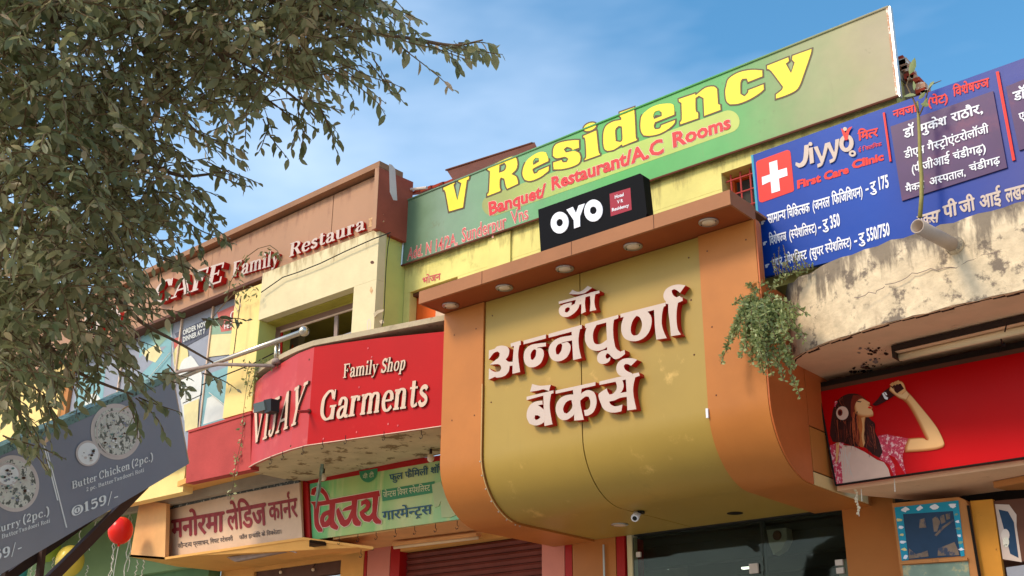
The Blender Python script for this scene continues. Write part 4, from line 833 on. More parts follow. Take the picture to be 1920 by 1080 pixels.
decal('torn_paper', [(1350, 370), (1440, 340), (1480, 450), (1420, 590), (1380, 600)], S, 'paper', Q, 3, cQ, depth=.003); decal('torn_paper', [(1470, 440), (1540, 520), (1610, 650), (1590, 680), (1550, 700), (1450, 705), (1440, 560)], S, 'paper', Q, 4, cQ, depth=.003)
for i, (cx, cy) in enumerate([(1605, 745), (1385, 775), (1175, 800), (980, 825), (785, 855), (600, 880)]):
    hook(*cQ((cx, cy)), PY(8.90), i, 'wire hooks under the green sign', '%s wire hook from the orange column under the green Hindi sign')
for i, (px, py) in enumerate([(636, 1008), (677, 1032)]): hook(px, py, PY(8.9), i, 'wire hooks over the pink pier', '%s wire hook from the left below the dark bar over the pink pier')
P1 = thing('peach_beam', 'peach painted concrete beam and soffit above the shop doors, holding the two Hindi signs', 'beam', (-11, 8.9, 3.65))
ZP = 3.84
MB().slab([(-10.4, 8.97, ZP), (-7.76, 8.97, ZP), (-7.76, 9.81, 3.86), (-10.9, 9.81, 3.86)], (0, 0, .1)).build('soffit', 'peach_light', P1)
MB().box((-11.05, 8.98, 3.95), (-7.76, 9.2, 4.56)).build('beam_face', 'peach', P1)
MB().box((-13.7, 9.805, 3.78), (-7.75, 10.1, 4.7)).box((-12.9, 9.0, 3.96), (-7.76, 9.8, 4.05)).build('rear_beam', 'peach', P1)
t = thing('tube_light', 'cream tube light batten under the peach soffit beside the orange column', 'tube light', tuple(onZ(820, 1000, 3.8)))
a, b = onZ(735, 1018, 3.82), onZ(893, 999, 3.82); u_ = Vector((0, .09, 0))
MB().slab([a, b, b+u_, a+u_], (0, 0, -.035)).build('batten', 'peach_light', t); MB().tube([a+Vector((0, .04, -.05)), b+Vector((0, .04, -.05))], .02, 8).build('tube', 'tube_light', t, True)
t = thing('dark_bracket_bar', 'dark steel bar under the green sign above the pink pier', 'bar', tuple(onY(640, 1025, 8.9)))
MB().slab([onZ(580, 1012, 3.8), onZ(612, 1018, 3.8), onZ(612, 1024, 3.8), onZ(580, 1020, 3.8)], (0, 0, -.03)).build('plate', 'steel_dark', t); MB().tube([onZ(582, 1014, 3.8), onZ(700, 1030, 3.8)], .014).build('bar', 'steel_dark', t)

# ------------------------------------------------------------------ "manorama" sign and left beam
MZ = 8.84
Ls = thing('left_peach_beam', 'peach orange concrete beam and stepped end cap around the pale Hindi board', 'beam', (-12.5, 8.6, 3.7))
SM = PY(MZ+.06)
px_box('beam_face', [(268, 905), (565, 880), (568, 1000), (244, 1044)], PY(MZ+.05), .06, 'peach', Ls)
a, b = onY(272, 938, 8.3), onY(460, 880, 8.3)
MB().slab([onY(350, 905, 8.28), onY(470, 878, 8.28), onY(560, 880, MZ+.1), onY(575, 905, MZ+.1), onY(330, 938, MZ+.05), onY(268, 941, 8.62)], (0, 0, .07)).build('ledge', 'peach', Ls)
px_box('end_face', [(262, 938), (312, 944), (309, 1049), (244, 1044)], PY(8.66), .06, 'peach_light', Ls)
MB().slab([onY(244, 1044, 8.66), onY(309, 1049, 8.66), onY(568, 1012, MZ), onY(700, 1030, 9.0), onY(640, 1042, 9.8), onY(420, 1072, 9.8), onY(330, 1062, 9.1)], (0, 0, .03)).build('soffit', 'peach', Ls)
MB().slab([onY(425, 1045, 8.9), onY(535, 1029, 8.9), onY(536, 1034, 8.9), onY(440, 1053, 8.9)], (0, .06, 0)).tube([onY(535, 1031, 8.9), onY(556, 1036, 8.9)], .008).build('grey_batten', 'sheet_metal', Ls)
R_ = thing('pale_hindi_sign', 'weathered pale board with maroon painted Hindi words in a grey metal frame', 'sign', (-11.3, MZ, 3.7))
px_box('board', [(312, 952), (561, 904), (567, 1012), (308, 1048)], PY(MZ), .03, 'mano_board', R_)
cM = crop(290, 880, 5.4)
for pts in ([(105, 400), (265, 350), (700, 250), (1460, 90), (1462, 135), (900, 235), (280, 375), (145, 410)], [(105, 400), (150, 405), (115, 890), (72, 912)], [(72, 905), (120, 880), (125, 900), (75, 925)]):
    decal('metal_frame', pts, PY(MZ), 'mano_edge', R_, 4, cM, depth=.02)
S = PY(MZ)
text('lettering', 'मनोरमा', [(180, 695), (700, 625), (700, 425), (175, 515)], S, 'mano_red', R_, 3, .04, .64, cM)
text('lettering', 'लेिडज', [(745, 615), (1135, 560), (1120, 338), (730, 415)], S, 'mano_red', R_, 3, .035, .64, cM)
text('lettering', 'कान^र', [(1165, 520), (1450, 478), (1438, 290), (1152, 342)], S, 'mano_red', R_, 3, .03, .64, cM)
text('lettering', 'सौन~दर~य प्रसाधन, िगफ~ट स~टेशनरी', [(240, 800), (795, 720), (792, 680), (238, 755)], S, 'ink', R_, 3, .01, .64, cM)
text('lettering', 'फॉल इत~यािद के िवक~रेता।', [(860, 710), (1290, 650), (1288, 610), (858, 672)], S, 'ink', R_, 3, .01, .64, cM)

# ================================================================== CAFE BUILDING (left)
Cf = thing('cafe_building', 'two storey cafe building with brown signboard band, yellow pillars and poster windows', 'building', (-13, 8, 0))
# fascia: top and bottom edges drop slightly to the left as in the photograph
FY = 8.02
px_box('fascia_panel', [(624, 352), (723, 307), (732, 437), (612, 482)], PY(FY), .05, 'brown_fascia', Cf)
zl = lambda x: 7.89-.02*(-8.8-x)
def fpanel(x0, x1): return MB().slab([(x0, FY, zl(x0)-.80), (x1, FY, zl(x1)-.80), (x1, FY, zl(x1)-.1), (x0, FY, zl(x0)-.1)], (0, .05, 0)).build('fascia_panel', 'brown_fascia', Cf)
bpy.data.objects.remove(bpy.data.objects['fascia_panel'])
xj = onY(625, 380, FY).x
fpanel(xj+.006, -8.8)
FZB = 7.0
edges = [xj-.006-k*2.4 for k in range(5)]
for a, b in zip(edges[1:], edges[:-1]):
    MB().slab([(a+.006, FY, zl(a)-.80), (b, FY, zl(b)-.80), (b, FY, zl(b)-.1), (a+.006, FY, zl(a)-.1)], (0, .05, 0)).build('fascia_panel', 'brown_fascia', Cf)
xe = edges[-1]
MB().slab([(xe, FY+.055, zl(xe)-.82), (-8.82, FY+.055, zl(-8.82)-.82), (-8.82, FY+.055, zl(-8.82)-.02), (xe, FY+.055, zl(xe)-.02)], (0, .2, 0)).build('parapet_wall', 'brown_dark', Cf)
MB().slab([(xe, FY-.1, zl(xe)-.075), (-8.79, FY-.1, zl(-8.79)-.075), (-8.79, FY-.1, zl(-8.79)), (xe, FY-.1, zl(xe))], (0, .38, 0)).build('coping', 'brown_cap', Cf)
MB().slab([(-8.858, FY-.103, 7.03), (-8.79, FY-.103, 7.03), (-8.79, FY-.103, 7.81), (-8.858, FY-.103, 7.81)], (0, .1, 0)).build('end_trim', 'brown_fascia', Cf)
MB().slab([(-8.787, FY-.097, 7.02), (-8.787, FY+.45, 7.02), (-8.787, FY+.45, 7.83), (-8.787, FY-.097, 7.80)], (-.06, 0, 0)).build('end_wall', 'red_wall', Cf)
decal('peeled_patch', [(499, 614), (510, 618), (522, 632), (530, 752), (515, 750), (502, 720)], lambda a, b: onX(a, b, -8.785), 'white_peel', Cf, 0, crop(480, 0, 2), n=Vector((1, 0, 0)), depth=.003)
cF, cR = crop(280, 380, 4.908), crop(520, 380, 8.727)
SF = PY(FY-.09); LR = ['letter_white', 'letter_side']
serif('letter', 'CAFE', [(25, 945), (665, 728), (705, 540), (60, 740)], SF, LR, Cf, C=cF, depth=.088, each=True, off=0, wk=1.15)
SF2 = PY(FY-.045)
serif('letter', 'Restaura', [(180, 895), (1432, 432), (1432, 215), (205, 672)], SF2, LR, Cf, C=cR, depth=.043, each=True, off=0, wk=1.1)
serif('letter_mark', 'nt', [(1488, 408), (1760, 318), (1752, 120), (1490, 205)], PY(FY), 'ghost', Cf, 2, C=cR)
serif('letter', 'Family', [(755, 690), (1190, 563), (1200, 425), (770, 548)], SF2, LR, Cf, C=cF, depth=.043, each=True, off=0, wk=1.1)
# rounded letters of the first word, mostly behind leaves
cL = crop(60, 530, 6.353)
for a, h_ in ((ell(960, 400, 95, 115, -.3, 20), [ell(950, 395, 40, 62, -.3, 14)]), (ell(720, 490, 95, 115, -.3, 20), [ell(710, 485, 40, 62, -.3, 14)])):
    solid('letter', [shape2d([cL(p) for p in a], [[cL(p) for p in q] for q in h_])], SF, .088, LR, Cf, off=0)
# soffit band under the fascia and the storefront wall behind
GW = 8.2
MB().slab([(xe, FY, zl(xe)-.84), (-10.9, FY, zl(-10.9)-.84), (-10.9, FY, zl(-10.9)-.802), (xe, FY, zl(xe)-.802)], (0, .26, 0)).build('soffit_band', 'brown_dark', Cf)
# plaster surround of the right window (front plane Y=8)
WY = 7.98
m = MB(); m.box((-10.9, WY, 6.43), (-8.80, WY+.12, 7.05)); m.box((-9.17, WY, 5.3), (-8.80, WY+.12, 6.428)); m.build('plaster_surround', 'cream', Cf)
MB().box((-10.9, WY+.01, 5.3), (-10.885, WY+.5, 6.429)).build('window_reveal', 'wall_green', Cf)
MB().slab([(-10.884, WY+.122, 6.428), (-9.172, WY+.122, 6.428), (-9.172, 8.28, 6.42), (-10.884, 8.28, 6.42)], (0, 0, -.012)).build('window_head', 'reveal', Cf)
cWn = crop(470, 500, 5.4); YW = 8.24
def wq(nm, pts, m_, y_, par, d_=.03): return px_box(nm, [cWn(p) for p in pts], PY(y_), d_, m_, par)
wr = wq('window', [(225, 590), (1075, 315), (1075, 350), (235, 622)], 'reveal', YW, Cf)
wq('window_head_bar', [(235, 618), (1075, 343), (1075, 404), (300, 648)], 'window_brown', YW+.005, wr); wq('window_jamb', [(235, 618), (300, 640), (285, 960), (235, 960)], 'window_brown', YW+.005, wr)
wq('window_frame', [(300, 646), (1075, 402), (1075, 420), (300, 668)], 'letter_cream', YW+.01, wr, .02); wq('window_frame', [(300, 640), (318, 640), (305, 960), (285, 960)], 'maroon', YW+.012, wr, .02)
wq('window_frame', [(848, 500), (882, 490), (872, 800), (838, 810)], 'sheet_metal', YW+.02, wr, .02)
wq('window_rail', [(640, 790), (1075, 640), (1075, 760), (640, 880)], 'poster_grey', YW+.03, wr, .01)
wq('jamb_wall', [(85, 560), (232, 618), (232, 1000), (85, 1000)], 'reveal', YW+.06, Cf)
MB().slab([onY(*cWn(p), 9.2) for p in ((300, 720), (1000, 480), (1000, 560), (620, 700), (450, 740), (300, 800))], (0, .02, 0)).build('ceiling_panel', 'poster_cream', Cf)
MB().box((-12.5, 8.34, 6.62), (-8.86, 9.6, 6.66)).build('room_ceiling', 'reveal', Cf); MB().box((-18.5, 8.8, 7.0), (-9.13, 11.0, 7.06)).build('roof_slab', 'slab', Cf); MB().box((-12.5, 9.6, 5.3), (-8.86, 9.7, 7.0)).build('room_wall', 'window_brown', Cf)
for px, py in ((548, 655), (585, 650)):
    c = onY(px, py, 8.6); MB().lathe(c, (0, 0, 1), [(.03, -.06), (.025, 0), (.008, .06)], 8).build('orange_flag', 'orange_wall', Cf)
# torn cable stubs, stains on the cream plaster
for pts in ([(1245, 470), (1290, 440), (1350, 430), (1340, 455), (1290, 475), (1250, 520)], [(1300, 550), (1345, 535), (1350, 570), (1320, 580)]):
    decal('broken_plaster', pts, PY(WY), 'slab', Cf, 1, crop(470, 500, 5.4), depth=.008)
decal('paint_mark', [(1220, 200), (1240, 240), (1225, 278), (1205, 245)], PY(WY), 'ghost', Cf, 1, crop(470, 500, 5.4), True)
decal('paint_mark', ell(1198, 590, 20, 62, .05, 12), PY(WY), 'plate_rim', Cf, 1, crop(470, 500, 5.4), holes=[ell(1198, 590, 13, 52, .05, 10)])
decal('paint_stain', ell(436, 984, 7, 6), PY(WY), 'brown_dark', Cf, 1, crop(480, 0, 2), True)
# pillars
def vbar(x0, x1, y0, z0, z1, m_, nm='pillar', d=.3): return box(nm, (x0, y0, z0), (x1, y0+d, z1), m_, Cf)
vbar(-11.5, -10.905, 8.03, 5.3, 6.95, 'pillar_yellow')
vbar(-18.5, -15.75, 8.1, 4.2, 7.0, 'pillar_yellow', 'wall')
MB().box((-15.74, 8.14, 4.7), (-15.6, 8.24, 6.95)).build('window_post', 'wood_worn', Cf)
MB().box((-15.6, GW-.02, 7.02), (-11.51, GW+.06, 7.1)).build('window_head_rail', 'brown_fascia', Cf)
# poster windows
SP = PY(GW)
Pw = MB().box((-15.59, GW, 5.0), (-11.51, GW+.05, 7.018)).build('window', 'poster_grey', Cf)
cP = crop(100, 540, 3.858)
PD = [('poster_teal', [(190, 620), (380, 560), (360, 800), (150, 880)]), ('poster_white', ell(290, 840, 60, 75, 0, 14)), ('poster_teal', [(640, 330), (860, 260), (850, 620), (600, 700)]), ('poster_grey', [(560, 560), (700, 440), (820, 420), (700, 560), (600, 660)]), ('poster_cream', [(640, 470), (760, 400), (790, 470), (740, 540), (690, 520)]), ('poster_green', [(680, 330), (760, 270), (870, 240), (860, 330), (760, 430)]),
      ('poster_dark', [(880, 330), (1130, 215), (1130, 330), (930, 440)]), ('poster_red', [(870, 370), (930, 350), (930, 410), (880, 440)]), ('poster_yellow', ell(925, 500, 55, 95, .1, 12)), ('poster_white', [(930, 540), (1000, 490), (1040, 540), (1080, 640), (1050, 900), (950, 960), (910, 700)]),
      ('poster_green', [(1150, 230), (1330, 150), (1320, 420), (1140, 420)]), ('poster_red', [(1190, 180), (1350, 110), (1340, 300), (1220, 320)]), ('poster_cream', [(1150, 340), (1320, 330), (1300, 480), (1130, 500)]), ('poster_teal', [(1090, 640), (1290, 560), (1260, 950), (1060, 1010)]), ('poster_white', [(1120, 800), (1160, 780), (1260, 870), (1250, 940), (1090, 990)]), ('poster_cream', [(950, 850), (1060, 800), (1050, 1010), (960, 1040)])]
for i, (m_, pts) in enumerate(PD): decal('poster_print', pts, SP, m_, Pw, 1+i*.6, cP, len(pts) > 5)
text('lettering', 'ORDER NOW', [(950, 345), (1128, 272), (1126, 240), (948, 312)], SP, 'poster_white', Pw, 18, .02, C=cP)
text('lettering', 'DINNER AT 7', [(950, 395), (1110, 330), (1108, 298), (948, 362)], SP, 'poster_white', Pw, 18, .02, C=cP)
serif('lettering', 'DC'.replace('D', 'B') if False else 'C', [(1290, 240), (1330, 225), (1330, 165), (1290, 180)], SP, 'poster_white', Pw, 18, C=cP)
text('lettering', 'FEST', [(1248, 302), (1330, 275), (1328, 240), (1246, 268)], SP, 'poster_white', Pw, 18, .02, C=cP)
for pts in ([(700, 660), (860, 470)], [(860, 260), (900, 700)], [(1140, 760), (1280, 870)]):
    MB().tube([SP(*cP(p))+Vector((0, -.03, 0)) for p in pts], .006, 5).build('crease', 'poster_white', Pw)
for k in range(9):
    p = (700+k*6 if k < 4 else 1325, 0); 
for x_ in (-14.3, -12.9, -12.2): MB().box((x_, GW-.03, 5.0), (x_+.025, GW-.002, 7.018)).build('window_frame', 'letter_cream', Pw)
# red parapet and ledge in front of the poster window
PR = PY(7.955)
px_box('parapet', [(353, 810), (470, 776), (470, 880), (348, 906)], PR, .12, 'pink_wall', Cf)
px_box('parapet_coping', [(352, 807), (470, 772), (470, 776), (353, 811)], PY(7.94), .14, 'pink_wall', Cf)
MB().box((-18.5, 8.35, 4.6), (-12.66, 8.5, 5.2)).build('parapet', 'pillar_yellow', Cf)
MB().box((-18.5, 8.6, 6.97), (-10.95, 8.7, 7.0)).box((-18.5, 8.7, 4.6), (-11.0, 8.8, 7.0)).build('inner_wall', 'room', Cf)
# lower green wall of the open ground floor
t = thing('green_back_wall', 'green wall behind the balloons at the open ground floor, lower left', 'wall', (-14, 9.6, .3))
MB().box((-24, 9.6, .281), (-13.7, 9.8, 3.9)).build('lower_wall', 'green_wall', t); MB().box((-24, 9.5, 3.9), (-12.6, 9.8, 4.9)).build('upper_band', 'green_pale', t)
box('side_wall', (-24, 8.5, 4.9), (-13.5, 9.8, 5.0), 'peach_light', t)

# steel rail and cables
t = thing('balcony_rail', 'shiny steel handrail with ball end in front of the cafe window', 'railing', (-10.4, 7.8, 5.7))
MB().tube([onY(330, 712, 7.75), onY(405, 680, 7.75), onY(568, 622, 7.75)], .032, 10).build('handrail', 'chrome', t, True)
MB().ball(onY(570, 621, 7.75), .062, 14, 10).build('ball_end', 'chrome', t, True)
MB().tube([onY(519, 640, 7.77), onY(517, 680, 7.77)], .026, 8).build('post', 'chrome', t, True); MB().tube([onY(524, 645, 7.9), onY(524, 676, 7.9)], .012, 8).build('post', 'chrome', t, True)
MB().lathe(onY(518, 682, 7.77), (0, 0, 1), [(.055, 0), (.05, .04), (.03, .06)], 12).build('base_collar', 'sheet_metal', t, True)
MB().tube([onY(200, 745, 7.7), onY(340, 696, 7.7), onY(410, 683, 7.72), onY(515, 686, 7.77)], .022, 8).build('lower_rail', 'sheet_metal', t, True)
for nm, lab, pts, r in (('sagging_cable', 'thin black cable sagging from the steel rail across the poster window', [(378, 722), (430, 700), (470, 684), (517, 660)], .008),
    ('thin_cable', 'thin dark cable crossing the poster window above the red parapet', [(343, 756), (378, 740), (378, 724)], .006),
    ('roof_cable', 'loose cable lying along the top edge of the cream window surround', [(490, 548), (530, 520), (560, 510), (600, 494), (650, 470), (700, 448), (732, 436)], .007),
    ('corner_cable', 'thin dark cable running down the cream plaster corner under the brown signboard', [(731, 440), (727, 465), (724, 500), (722, 540), (720, 590), (716, 612)], .005),
    ('window_cable', 'thin dark cable down the yellow pillar edge beside the posters', [(452, 555), (446, 600), (440, 650), (434, 690)], .006)):
    tag(MB().tube([onY(a, b, 7.93 if 'roof' in nm or 'corner' in nm else 7.9) for a, b in pts], r, 5).build(nm, 'cable'), lab, 'cable')
tag(MB().tube([onY(a, b, 7.9) for a, b in ((449, 552), (442, 562), (440, 574), (446, 584), (451, 575), (449, 560))], .007, 5).build('wire_loop', 'letter_cream'), 'pale wire loop hanging at the top of the yellow pillar', 'wire')
tag(MB().tube([onY(a, b, 8.4) for a, b in ((1404, 400), (1408, 440), (1412, 500), (1417, 530))], .008, 5).build('down_cable', 'cable'), 'thin black cable running down between orange column and blue clinic board', 'cable')

# ================================================================== MENU BOARD on struts, nearer the camera
P0, P1_, P2_ = Vector((-6.19, 2.89, 3.07)), Vector((-6.78, 4.29, 3.97)), Vector((-6.91, 4.58, 3.44))
nb = (P1_-P0).cross(P2_-P1_).normalized()
if nb.dot(CAM-P1_) < 0: nb = -nb
SB = PP(P1_, nb)
MBd = thing('menu_board', 'large tilted grey menu board with printed food plates and prices, lower left', 'sign', tuple((P0+P2_)/2))
ex = (P0-P1_).normalized()
TL, BL = P1_+ex*3.4, P2_+ex*3.4
MB().slab([P1_, P2_, BL, TL], -nb*.06).build('printed_face', 'board_grey', MBd, fix=True)
up = (P1_-P2_).normalized()
MB().slab([P1_+up*.001, P1_+up*.05, TL+up*.05, TL+up*.001], -nb*.09).build('top_rim', 'board_rim', MBd)
MB().slab([P1_-ex*.001, P1_-ex*.012, P2_-ex*.012, P2_-ex*.001], -nb*.07).build('side_rim', 'alu', MBd)
cB_ = crop(0, 720, 3)
def bd(nm, pts, m_, ly, sm=True, hl=()): return decal(nm, pts, SB, m_, MBd, ly, cB_, sm, hl, n=nb)
bd('divider', [(232, 310), (240, 310), (326, 655), (318, 655)], 'menu_print', 2, False); bd('divider', [(262, 380), (268, 380), (376, 808), (368, 808)], 'menu_print', 2, False)
for (cx, cy, rx, ry, rt) in ((650, 268, 142, 158, -.15), (490, 390, 68, 72, -.1), (75, 560, 142, 160, -.2), (38, 508, 70, 66, -.1)):
    bd('plate', ell(cx, cy, rx, ry, rt, 30), 'plate_rim', 2+(rx < 80)*2); bd('food', ell(cx, cy+2, rx*.86, ry*.86, rt, 30), 'food' if rx > 80 else 'menu_print', 3+(rx < 80)*2)
bd('food_bowl', ell(655, 278, 118, 130, -.15, 30), 'plate_rim', 4, True, [ell(655, 278, 110, 122, -.15, 30)])
random.seed(8)
for (cx, cy, R1) in ((650, 270, 100), (75, 560, 105), (490, 390, 44), (38, 508, 44)):
    for _ in range(46 if R1 > 50 else 16):
        a_, r_ = random.uniform(0, 6.28), R1*random.random()**.6; q_ = random.uniform(5, 15)
        bd('food_piece', [(cx+r_*math.cos(a_)+q_*random.uniform(.5, 1)*math.cos(t_), cy+r_*math.sin(a_)+q_*.7*random.uniform(.5, 1)*math.sin(t_)) for t_ in [k*1.05 for k in range(6)]], random.choice(['plate_rim', 'board_rim', 'menu_print', 'steel_brown', 'poster_grey', 'food']), random.uniform(7, 9), False)
def sb(s_, q, wk=1.): serif('lettering', s_, q, SB, 'menu_print', MBd, 4, C=cB_, n=nb, wk=wk)
sb('Butter', [(400, 592), (538, 543), (536, 503), (397, 550)]); sb('Chicken', [(552, 538), (722, 478), (720, 436), (550, 494)]); sb('(2pc.)', [(735, 472), (856, 428), (855, 386), (734, 430)])
sb('2 pc. Butter', [(480, 605), (628, 554), (627, 532), (479, 583)]); sb('Tandoori Roti', [(636, 551), (797, 494), (796, 472), (635, 529)])
sb('@159/-', [(398, 745), (664, 652), (660, 595), (396, 690)], 1.1)
sb('Curry', [(-35, 845), (105, 795), (104, 752), (-37, 802)]); sb('(2pc.)', [(122, 788), (272, 735), (271, 688), (121, 742)])
sb('2 pc. Butter', [(-70, 895), (92, 840), (91, 816), (-71, 871)]); sb('Tandoori Roti', [(100, 837), (267, 779), (266, 757), (99, 815)])
sb('@159/-', [(-150, 1040), (120, 940), (117, 882), (-153, 982)], 1.1)
W_ = thing('board_struts', 'dark steel angle bars propping up the grey menu board from below', 'support frame', tuple(P2_-Vector((0, 0, 1))))
def strut(a, b, w_, m_, dl):
    pa, pb = SB(*a)-nb*dl, SB(*b)-nb*dl; d = (pb-pa); d1 = d.cross(nb).normalized()*w_
    L_ = 1.0
    if pb.z > .05: L_ = 1+(pb.z-0)/max(.05, (pa.z-pb.z))*0
    MB().slab([pa-d1, pa+d1, pb+d1, pb-d1], -nb*.03).build('bar', m_, W_)
    return pb
e1_ = strut((300, 905), (115, 1095), .035, 'steel_brown', .10); e2_ = strut((240, 945), (20, 1110), .03, 'steel_dark', .15)
e3_ = strut((118, 1005), (108, 1100), .018, 'steel_brown', .12); e4_ = strut((50, 1030), (44, 1100), .012, 'steel_dark', .12)
for e_ in (e1_, e2_, e3_, e4_):
    MB().tube([e_, Vector((e_.x-.02, e_.y, .0))], .03, 6).build('leg', 'steel_dark', W_)
# ------------------------------------------------------------------ balloons and streamers
for (px, py, Yb, m_, r, lab) in ((226, 995, 8.3, 'balloon_red', .17, 'red balloon hanging beside the peach beam end'), (131, 1052, 8.6, 'balloon_yellow', .21, 'yellow balloon seen between the dark board struts'),
                              (88, 1026, 9.2, 'balloon_green', .22, 'lime green balloon just below the menu board edge'), (25, 1072, 8.8, 'balloon_teal', .22, 'turquoise balloon in the lower left corner')):
    t = thing('balloon', lab, 'balloon', tuple(onY(px, py, Yb)), 'balloons on the open ground floor'); c = onY(px, py, Yb)
    MB().ball(c, r, 20, 14, (.96, .96, 1.08)).build('skin', m_, t, True); MB().lathe(c+Vector((0, 0, -r*1.07)), (0, 0, -1), [(.01, 0), (.022, .025)], 8).build('knot', m_, t)
    if px == 226: MB().tube([c-Vector((0, 0, r*1.1)), c-Vector((.03, 0, .5)), c-Vector((.0, .0, 1.0))], .005, 4).build('string', 'string', t)
random.seed(11)
for i, (px, y0, y1) in enumerate(sorted([(215, 1005, 1080), (212, 1010, 1080), (243, 960, 1080), (258, 1050, 1085), (270, 1050, 1085), (180, 970, 1020), (150, 985, 1035), (246, 955, 1060), (165, 1060, 1080), (72, 1040, 1080), (60, 1050, 1080), (100, 1045, 1078)])):
    pts = []; k = 12
    for j in range(k+1):
        f_ = j/k; pts.append(onY(px-14*f_*f_*(1 if i % 3 else .4)+2*math.sin(j*2.3+i), y0+(y1+12-y0)*f_, 8.6+.05*i))
    tag(MB().tube(pts, .008, 4).build('streamer', 'string'), '%s white party streamer from the left in front of the green wall' % ORD[i], 'streamer', 'white streamers by the balloons')

# dry vine curling over the brown signboard
random.seed(31)
Pc_ = thing('dry_vine', 'dry curling vine with dark leaves over the middle of the brown cafe signboard', 'vine', tuple(onY(450, 540, 7.9)))
VA = [onY(a, b, 7.86) for a, b in ((426, 560), (432, 530), (445, 503), (462, 482), (484, 466), (506, 460), (520, 470), (526, 484))]
MB().tube(VA, .006, 4).tube([onY(a, b, 7.86) for a, b in ((395, 600), (420, 570), (440, 548), (470, 540))], .006, 4).build('stem', 'twig', Pc_)
VINE_SPOTS = [(452, 490), (462, 476), (466, 484), (500, 464), (508, 470), (500, 480), (488, 476), (520, 474), (524, 486), (446, 508), (455, 512), (440, 515), (432, 528), (445, 532), (456, 535), (466, 540), (474, 546), (462, 552), (450, 548), (440, 545), (430, 545), (478, 538), (425, 555), (470, 560), (444, 560), (482, 552), (436, 536), (450, 524), (515, 478), (494, 470)]
# ================================================================== RIGHT BUILDING: balcony, clinic board, red poster sign
BR = thing('right_balcony', 'weathered cream plaster balcony with rounded corner above the red poster sign', 'balcony', (-2.5, 8, 4.6))
XE = 3.5
pl2 = [(-4.16, 8.62), (-4.13, 8.47), (-4.05, 8.36), (-3.9, 8.26), (-3.65, 8.17), (-3.35, 8.09), (-3.0, 8.03), (-2.5, 8.0), (-1.5, 7.99), (XE, 7.99)]
def hz(i): return 5.26
random.seed(3)
# plaster face with chipped upper and lower edge
fx = []
for (a, b) in zip(pl2[:-1], pl2[1:]):
    n_ = max(1, int(math.hypot(b[0]-a[0], b[1]-a[1])/.09))
    fx += [(a[0]+(b[0]-a[0])*k/n_, a[1]+(b[1]-a[1])*k/n_) for k in range(n_)]
fx.append(pl2[-1]); m = MB(); v = []; f = []
for i, (x, y) in enumerate(fx):
    zt_ = 5.255+random.uniform(-.012, .012); zb_ = 4.60+random.uniform(-.006, .012); inn = 1
    w0, w1 = random.uniform(-.006, .006), random.uniform(-.006, .006)
    v += [(x, y, zb_), (x, y+w0, 4.8), (x, y+w1, 5.05), (x, y+random.uniform(0, .01), zt_), (x+.0, y+.13, zt_+.01), (x, y+.13, 4.66)]
for i in range(len(fx)-1):
    b = 6*i
    for k in range(5): f.append((b+k, b+6+k, b+7+k, b+k+1))
m.add(v, f); bo = m.build('parapet', 'plaster', BR); bo.data.polygons.foreach_set('use_smooth', [True]*len(bo.data.polygons))
MB().slab([(x, y+.004, 4.6) for x, y in pl2]+[(XE, 9.3, 4.6), (-4.15, 9.3, 4.6)], (0, 0, .055)).build('soffit', 'plaster_under', BR)
random.seed(9)
# spalled dark line where face meets soffit
m = MB()
for i in range(1, len(fx)-1):
    x, y = fx[i]
    if x > -1.2: break
    w_ = random.uniform(.02, .07)
    m.add([(x, y-.001, 4.604), (fx[i+1][0], fx[i+1][1]-.001, 4.602), (fx[i+1][0], fx[i+1][1]+w_, 4.597), (x, y+w_, 4.597)], [(0, 1, 2, 3)])
m.build('chipped_edge', 'black_stain', BR)
def blob(cx, cy, r, k=14, j=.45): return [(cx+r*(1+random.uniform(-j, j))*math.cos(2*math.pi*i/k), cy+r*.6*(1+random.uniform(-j, j))*math.sin(2*math.pi*i/k)) for i in range(k)]
S46 = lambda a, b: onZ(a, b, 4.598)
cS = crop(1420, 640, 3.176)
for (cx, cy, r_, n_) in ((690, 50, 60, 22), (650, 150, 45, 20), (700, 110, 25, 10), (590, 170, 30, 8), (640, 185, 30, 10)):
    for _ in range(n_):
        ox, oy = random.gauss(0, r_*.55), random.gauss(0, r_*.28)
        decal('damp_stain', blob(cx+ox, cy+oy, random.uniform(3, 15), 8, .5), S46, random.choice(['black_stain', 'black_stain', 'brown_dark', 'sheet_metal']), BR, random.uniform(.5, 3), cS, False, n=Vector((0, 0, -1)))
# cracks across the plaster face
for pts in ([(1660, 535), (1700, 518), (1745, 505), (1790, 500), (1840, 480), (1900, 470)], [(1600, 560), (1640, 548), (1668, 535)]):
    MB().tube([onY(a+random.uniform(-3, 3), b+random.uniform(-4, 4), 7.999) for (a0, b0), (a1, b1) in zip(pts[:-1], pts[1:]) for a, b in [(a0+(a1-a0)*k/4, b0+(b1-b0)*k/4) for k in range(4)]], .0035, 4).build('crack', 'sheet_metal', BR)
t = thing('drain_pipe', 'short grey pvc drain pipe jutting out of the cream balcony plaster', 'pipe', tuple(onY(1792, 462, 7.99)))
a, b = onY(1792, 462, 8.02), onY(1720, 424, 7.5)
MB().lathe(a, b-a, [(.052, 0), (.054, (b-a).length), (.046, (b-a).length+.001), (.044, (b-a).length-.3)], 20).build('tube', 'pvc', t, True)
MB().lathe(b, a-b, [(.0455, .12), (.0455, .13)], 16).build('dark_bore', 'dark', t); MB().lathe(a+(b-a)*.03, b-a, [(.075, -.01), (.068, .02), (.054, .04)], 16).build('collar', 'plaster', t, True)
t = thing('soffit_tube_light', 'long cream tube light with broken wire under the cream balcony', 'tube light', tuple(onZ(1800, 640, 4.57)))
a, b = onZ(1686, 664, 4.54), onZ(1935, 607, 4.54); u_ = Vector((0, .04, 0))
